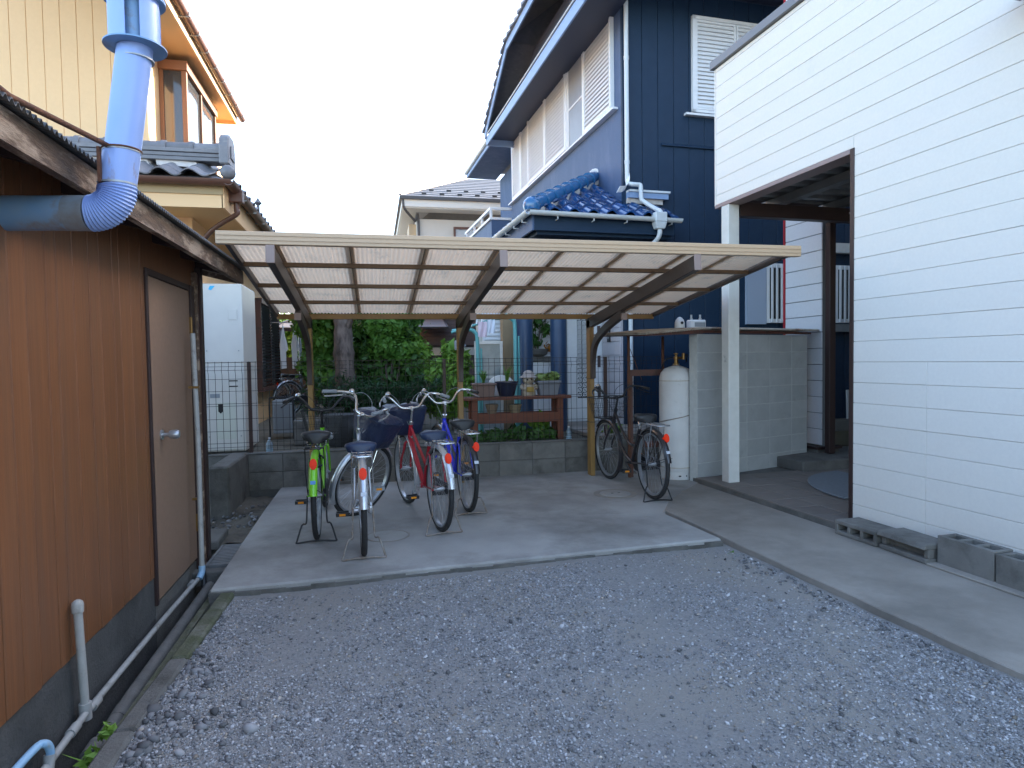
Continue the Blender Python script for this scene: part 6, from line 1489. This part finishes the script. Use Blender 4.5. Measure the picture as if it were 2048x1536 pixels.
def build_bench():
    t = thing('wooden_bench', (1.72,7.75,.34), 'reddish wooden bench holding flower pots behind the mesh fence', 'bench')
    for k in range(3):
        m = MB(); y = 7.60+.105*k; m.box(1.05,2.40,y,y+.10,.865,.90); m.build('top_plank', benchw, t, bevel=.004)
    for x in (1.14,2.22):
        for y in (7.62,7.84):
            m = MB(); m.box(x,x+.075,y,y+.07,.34,.864); m.build('leg', benchw, t, bevel=.004)
    for y in (7.60,7.90):
        m = MB(); m.box(1.216,2.22,y,y+.03,.58,.70) if y < 7.7 else m.box(1.216,2.22,y,y+.03,.62,.69); m.build('rail', benchw, t, bevel=.003)
    k = 0
    for x in np.arange(1.22,2.2,.055):
        m = MB(); m.box(x+.002,x+.053,7.631,7.898,.655,.672); m.build('shelf_slat', benchw, t)
    def pot(name, label, c, prof, mat, n=24, square=False):
        t = thing(name, c, label, 'pot'); m = MB()
        if square:
            (a0,b0),(a1,b1),h = prof; P = lambda a,b,z: [(c[0]-a,c[1]-b,c[2]+z),(c[0]+a,c[1]-b,c[2]+z),(c[0]+a,c[1]+b,c[2]+z),(c[0]-a,c[1]+b,c[2]+z)]
            m.hexa(P(a0,b0,0)+P(a1,b1,h*.86)); m.build('body', mat, t, bevel=.008)
            m = MB(); m.hexa(P(a1+.012,b1+.012,h*.862)+P(a1+.014,b1+.014,h)); m.build('rim', mat, t, bevel=.004); m = MB(); m.hexa(P(a1-.01,b1-.01,h)+P(a1-.012,b1-.012,h+.004)); m.build('earth', dirt, t)
        else:
            m.lathe(prof,n,c); m.build('body', mat, t, smooth=40); m = MB(); m.lathe([(prof[-1][0]*.92,prof[-1][1]),(prof[-1][0]*.9,prof[-1][1]+.004)],n,c); m.build('earth', dirt, t)
        return t
    p = pot('plant_pot','square brown pot of upright green blades, leftmost on the bench',(1.31,7.74,.901),((.11,.10),(.128,.115),.17),potbrown,square=True)
    blades('blade', (1.31,7.74,1.07), 26, .22, .10, .018, leafmid, p)
    p = pot('plant_pot','round glossy navy pot with a few long blades, second on the bench',(1.60,7.74,.901),[(.085,0),(.095,.01),(.125,.12),(.14,.165),(.148,.17),(.148,.185),(.135,.185)],potnavy)
    blades('blade', (1.60,7.74,1.085), 11, .24, .16, .018, leafmid, p)
    p = pot('plant_pot','grey rectangular planter of pale green leaves, rightmost on the bench',(2.125,7.74,.901),((.11,.085),(.138,.11),.185),potgrey,square=True)
    leaves('foliage', [(2.02+.07*k,7.74,1.115) for k in range(4)], [.065]*4, 260, .030, leafpale, .55, parent=p, shell=.3)
    p = pot('clay_pot','plain clay pot standing under the bench on its left side',(1.42,7.80,.673),[(.05,0),(.075,.10),(.082,.105),(.082,.13)],potclay)
    p = pot('clay_pot','tan clay pot under the middle of the bench beside the clay one',(1.72,7.82,.673),[(.06,0),(.08,.10),(.088,.105),(.088,.12)],M('tan_pot',(.33,.25,.15)))
    # garden statue: child in a wide hat
    c = (1.88,7.74,.901)
    t = thing('garden_statue', c, 'painted garden statue of a small figure in a wide hat between two pots', 'statue')
    m = MB(); m.lathe([(.085,0),(.09,.01),(.088,.06),(.075,.12),(.055,.15),(.03,.16)],20,c); m.build('body', statuem, t, smooth=60)
    m = MB(); m.lathe([(.05,0),(.072,.02),(.075,.05),(.06,.085),(.03,.10)],18,(c[0],c[1],c[2]+.155)); m.build('head', statuem, t, smooth=60)
    m = MB(); m.lathe([(.115,0),(.118,.008),(.075,.03),(.068,.06),(.045,.085),(.01,.095)],20,(c[0],c[1],c[2]+.225)); m.build('hat', statuehat, t, smooth=60)
    for sx in (-1,1):
        m = MB(); m.tube(smoothpath([(c[0]+.07*sx,c[1]-.01,c[2]+.14),(c[0]+.10*sx,c[1]-.03,c[2]+.10),(c[0]+.045*sx,c[1]-.085,c[2]+.085)],3),[.022]*4+[.018]*3,8); m.build('arm', statuem, t, smooth=60)
    m = MB(); m.box(c[0]-.045,c[0]+.045,c[1]-.105,c[1]-.075,c[2]+.05,c[2]+.115); m.build('plaque', statueochre, t, bevel=.008)
    for sx in (-1,1):
        m = MB(); m.lathe([(.004,-.012),(.011,-.006),(.011,.006),(.004,.012)],8,(c[0]+.026*sx,c[1]-.066,c[2]+.205)); m.build('eye', blackp, t)
    m = MB(); m.lathe([(.003,-.01),(.012,0),(.003,.01)],8,(c[0],c[1]-.074,c[2]+.19)); m.build('nose', statuem, t)
    # white arched panel behind the pots
    m = MB(); pts = [(1.40,7.95,.90)]+[(1.575+.175*math.cos(a),7.95,1.03+.13*math.sin(a)) for a in np.linspace(PI,0,13)]+[(1.75,7.95,.90)]
    m.prism(pts,(0,.02,0)); t = solo(m,'arched_board',whitepaint,'white board with an arched top leaning behind the navy pot','board',(1.575,7.95,.9),bevel=.004)
    for dx in (-.09,-.03,.03,.09):
        m = MB(); m.beam((1.575+dx,7.947,1.0),(1.575+dx+.02,7.947,1.09),.008,.005,(0,1,0)); m.build('mark', greyplast, t)
    def bottle(c, label, capc):
        t = thing('water_bottle', c, label, 'bottle', 'clear water bottles standing on the low wall'); m = MB(); t.o.scale = (.8,.8,.72); m.lathe([(.035,0),(.045,.01),(.045,.10),(.041,.11),(.045,.12),(.045,.17),(.02,.22),(.014,.235),(.014,.245)],16,c); m.build('body', M('bottle_water',(.45,.55,.62),None,rough=.08,trans=.5), t, smooth=60)
        m = MB(); m.lathe([(.016,0),(.016,.022),(.003,.023)],12,(c[0],c[1],c[2]+.245)); m.build('cap', capc, t); m = MB(); m.lathe([(.0458,.05),(.0458,.095)],16,c,caps=False); m.build('label', M('bottle_label',(.35,.5,.6)), t)
    bottle((2.30,7.42,.388-.045),'clear water bottle with a white cap at the right leg of the bench',whitepaint)
    bottle((-1.16,7.45,.34),'clear water bottle by the fence post beside the hot water unit',clothwhite)
build_bench()

def build_laundry():
    t = thing('laundry_stand', (1.35,8.3,.34), 'turquoise tubular laundry stand with two curved posts behind the bench', 'laundry stand')
    for (x, zt, xe) in ((1.335,1.76,1.0),(1.845,1.92,1.50)):
        m = MB(); m.tube(smoothpath([(x+.012,8.3,.34),(x,8.3,1.2),(x-.005,8.3,zt-.13),(x-.035,8.3,zt-.035),(x-.12,8.3,zt),(xe,8.3,zt-.02)],5),.026,10); m.build('post', turq, t, smooth=60)
        m = MB(); m.tube([(x+.05,8.3,.36),(x+.045,8.3,zt-.25)],.014,8); m.build('brace', turq, t, smooth=60)
    m = MB(); m.tube([(.985,8.26,1.72),(1.75,8.34,1.96)],.0165,10); m.build('pole', turq, t, smooth=50)
    for k in range(5):
        x = 1.18+.07*k; m = MB(); m.beam((x,8.275,1.77+.03*k),(x+.012,8.265,1.86+.03*k),.010,.02); m.build('peg', whitepaint, t)
    def cloth(name, label, o, w, h, mat, sway=.012, B=False):
        m = MB(); nx, ny = 8, 8; vs = []; fs = []
        for s_ in (0,.006):
            for j in range(ny+1):
                for i in range(nx+1): vs.append((o[0]+w*i/nx, o[1]+sway*math.sin(i*1.3+j*.4)+s_, o[2]-h*j/ny+.006*math.sin(i*2)))
        n = (nx+1)*(ny+1)
        for j in range(ny):
            for i in range(nx): k = j*(nx+1)+i; fs += [(k,k+1,k+nx+2,k+nx+1),(n+k,n+k+nx+1,n+k+nx+2,n+k+1)]
        m.add(vs, fs); solo(m, name, mat, label, 'cloth', o, smooth=180)
    cloth('towel','small pink towel pegged on the turquoise laundry pole',(1.34,8.27,1.86),.115,.20,clothpink)
    cloth('towel','small white towel pegged right of the pink one on the laundry pole',(1.465,8.28,1.89),.10,.18,clothwhite)
    m = MB(); m.tube([(1.02,8.2,1.46),(1.19,8.2,1.49)],.01,6); 
    def hang(x, label):
        t = thing('hanging_cloth', (x,11.0,1.9), label, 'cloth'); z = 1.92
        sh = [(.015,0),(.03,-.12),(.055,-.22),(.075,-.34),(.04,-.38),(.045,-.65),(-.045,-.66),(-.05,-.38),(-.06,-.26),(-.03,-.12),(-.015,0)]
        m = MB(); m.prism([(x+a,11.0+.01*math.sin(b*20),z+b) for a, b in sh],(0,.02,0)); m.build('cloth', clothwhite, t, bevel=.006)
        m = MB(); m.tube([(x,11.01,z),(x,11.01,z+.07),(x+.02,11.01,z+.09)],.005,6); m.lathe([(.004,-.05),(.02,-.02),(.015,0)],8,(x,11.01,z+.04)); m.build('hook', whitepaint, t)
    hang(-1.455,'white cloth hanging from a hook, left one of two beside the dark shutters'); hang(-1.275,'white cloth hanging from a hook, nearer the left carport post')
    m = MB(); m.tube([(-1.62,11.01,2.02),(-1.10,11.01,2.02)],.008,6); m.tube([(-1.36,11.01,2.0),(-1.36,13.4,2.06)],.004,4); t = solo(m,'hanging_rail',alu,'thin rail carrying the two white cloths behind the fence','rail',(-1.36,11.01,2.02))
    # glazed screen door leaning by the laundry posts
    t = thing('glass_screen', (1.45,8.75,.34), 'aluminium framed glass panel standing behind the turquoise posts', 'panel')
    m = MB(); m.box(1.36,1.40,8.74,8.77,.34,1.62); m.box(1.72,1.76,8.74,8.77,.34,1.62); m.box(1.40,1.72,8.74,8.77,1.58,1.62); m.box(1.40,1.72,8.74,8.77,1.10,1.13); m.box(1.40,1.72,8.74,8.77,.34,.40); m.build('frame', alu, t)
    m = MB(); m.box(1.40,1.72,8.752,8.758,.4,1.58); m.build('pane', M('dim_glass',(.17,.2,.2),(.28,.3,.29),6,.1), t)
    m = MB(); m.lathe([(.004,0),(.05,.0),(.085,.12),(.08,.12)],14,(1.10,8.6,1.56)); m.xf(Matrix.Translation((1.12,8.6,1.6))@Matrix.Rotation(R(160),4,'Y')@Matrix.Translation((-1.10,-8.6,-1.6))); solo(m,'hanging_bucket',greyplast,'small grey bucket hanging upside down beside the turquoise post','bucket',(1.12,8.6,1.6),smooth=40)
build_laundry()

def build_clutter():
    t = thing('cooler_unit', (-1.1,8.9,.34), 'grey metal equipment box on a stand behind the fence next to the hot water unit', 'box')
    m = MB(); m.box(-1.34,-1.08,8.9,9.2,.42,.86); m.build('casing', greyplast, t, bevel=.01); m = MB(); m.box(-1.31,-1.11,8.893,8.899,.46,.80); m.build('panel', M('box_panel',(.18,.19,.2)), t, bevel=.003)
    for x in (-1.37,-1.07):
        m = MB(); m.tube([(x,8.88,.34),(x,8.88,.9)],.012,6); m.build('stand_leg', blackp, t)
    m = MB(); m.tube([(-1.37,8.88,.9),(-1.07,8.88,.9)],.012,6); m.build('stand_bar', blackp, t)
    t = thing('plastic_crate', (-.05,7.8,.34), 'white plastic crate on the ground behind the fence near the silver bicycle', 'crate')
    m = MB(); m.hexa([(-.19,7.70,.342),(.16,7.70,.342),(.16,7.92,.342),(-.19,7.92,.342),(-.22,7.68,.52),(.19,7.68,.52),(.19,7.94,.52),(-.22,7.94,.52)]); m.build('body', whitepaint, t, bevel=.012)
    m = MB(); m.box(-.24,.21,7.665,7.955,.522,.548); m.build('rim', whitepaint, t, bevel=.006); m = MB(); m.box(-.15,.12,7.683,7.69,.39,.47); m.build('panel', greyplast, t)
    t = thing('concrete_sink', (-.75,8.2,.34), 'grey concrete planter block beyond the fence behind the green bicycle', 'planter')
    m = MB(); m.box(-.98,-.55,8.1,8.4,.342,.66); m.build('body', blockm, t, bevel=.012)
    m = MB(); m.box(-.955,-.575,8.125,8.375,.645,.668); m.build('earth', dirt, t)
    t = thing('dark_tub', (-.42,7.9,.34), 'dark grey plastic tub standing behind the fence between the green and silver bicycles', 'tub')
    m = MB(); m.lathe([(.13,0),(.14,.01),(.19,.36),(.205,.365),(.205,.385),(.19,.385)],24,(-.42,7.95,.342)); m.build('body', M('tub_grey',(.05,.052,.056),None,rough=.5), t, smooth=40)
    t = thing('manhole_cover', (2.32,5.96,0), 'round concrete manhole cover in the slab in front of the black bicycle', 'manhole cover')
    m = MB(); m.lathe([(.155,.0005),(.155,.006),(.15,.008)],40,(2.32,5.95,0)); m.build('lid', iron, t, smooth=30)
    for dx in (-.03,.04):
        m = MB(); m.box(2.32+dx-.012,2.32+dx+.012,5.945,5.958,.0082,.0105); m.build('key_slot', blackp, t)
    m = MB(); m.lathe([(.215,.0005),(.215,.003),(.162,.004),(.162,.0005)],40,(2.32,5.95,0),caps=False); m.build('rim', concrete2, t, smooth=30)
    t = thing('round_cover', (.07,4.99,0), 'faint round inspection cover in the slab beside the silver bicycle', 'manhole cover')
    m = MB(); m.lathe([(.155,.0005),(.155,.003),(.15,.0035)],40,(.07,4.99,0)); m.build('lid', concrete, t, smooth=30); m = MB(); m.lathe([(.172,.0005),(.172,.002),(.158,.0025),(.158,.0005)],40,(.07,4.99,0),caps=False); m.build('rim', concrete2, t, smooth=30)
    t = thing('tile_chip', (2.45,6.95,0), 'small stack of broken concrete pieces behind the front wheel of the black bicycle', 'rubble')
    m = MB(); m.hexa([(2.66,7.02,0),(2.80,7.02,0),(2.80,7.10,0),(2.66,7.10,0),(2.68,7.03,.20),(2.79,7.03,.24),(2.79,7.09,.24),(2.68,7.09,.2)]); m.build('slab_piece', blockm, t, bevel=.008)
    m = MB(); m.hexa([(2.82,6.95,0),(2.98,6.92,0),(3.0,7.02,0),(2.83,7.04,0),(2.84,6.96,.03),(2.96,6.94,.02),(2.98,7.01,.025),(2.84,7.02,.035)]); m.build('flat_piece', blockm, t, bevel=.006)
    m = MB(); m.lathe([(.004,0),(.02,.002),(.018,.006),(.004,.007)],8,(0,0,0)); m.xf(Matrix.Translation((2.0,3.25,-.07))@Matrix.Rotation(.5,4,'X')); 
    # plinth drain pots behind stub
    t = thing('bucket', (-1.62,6.95,-.08), 'dark pot standing behind the concrete stub near the tap', 'pot')
    m = MB(); m.lathe([(.07,0),(.09,.16),(.096,.165),(.096,.18),(.085,.18)],16,(-1.60,6.62,-.08)); m.build('body', M('tub_grey',(.05,.052,.056)), t, smooth=40)
build_clutter()
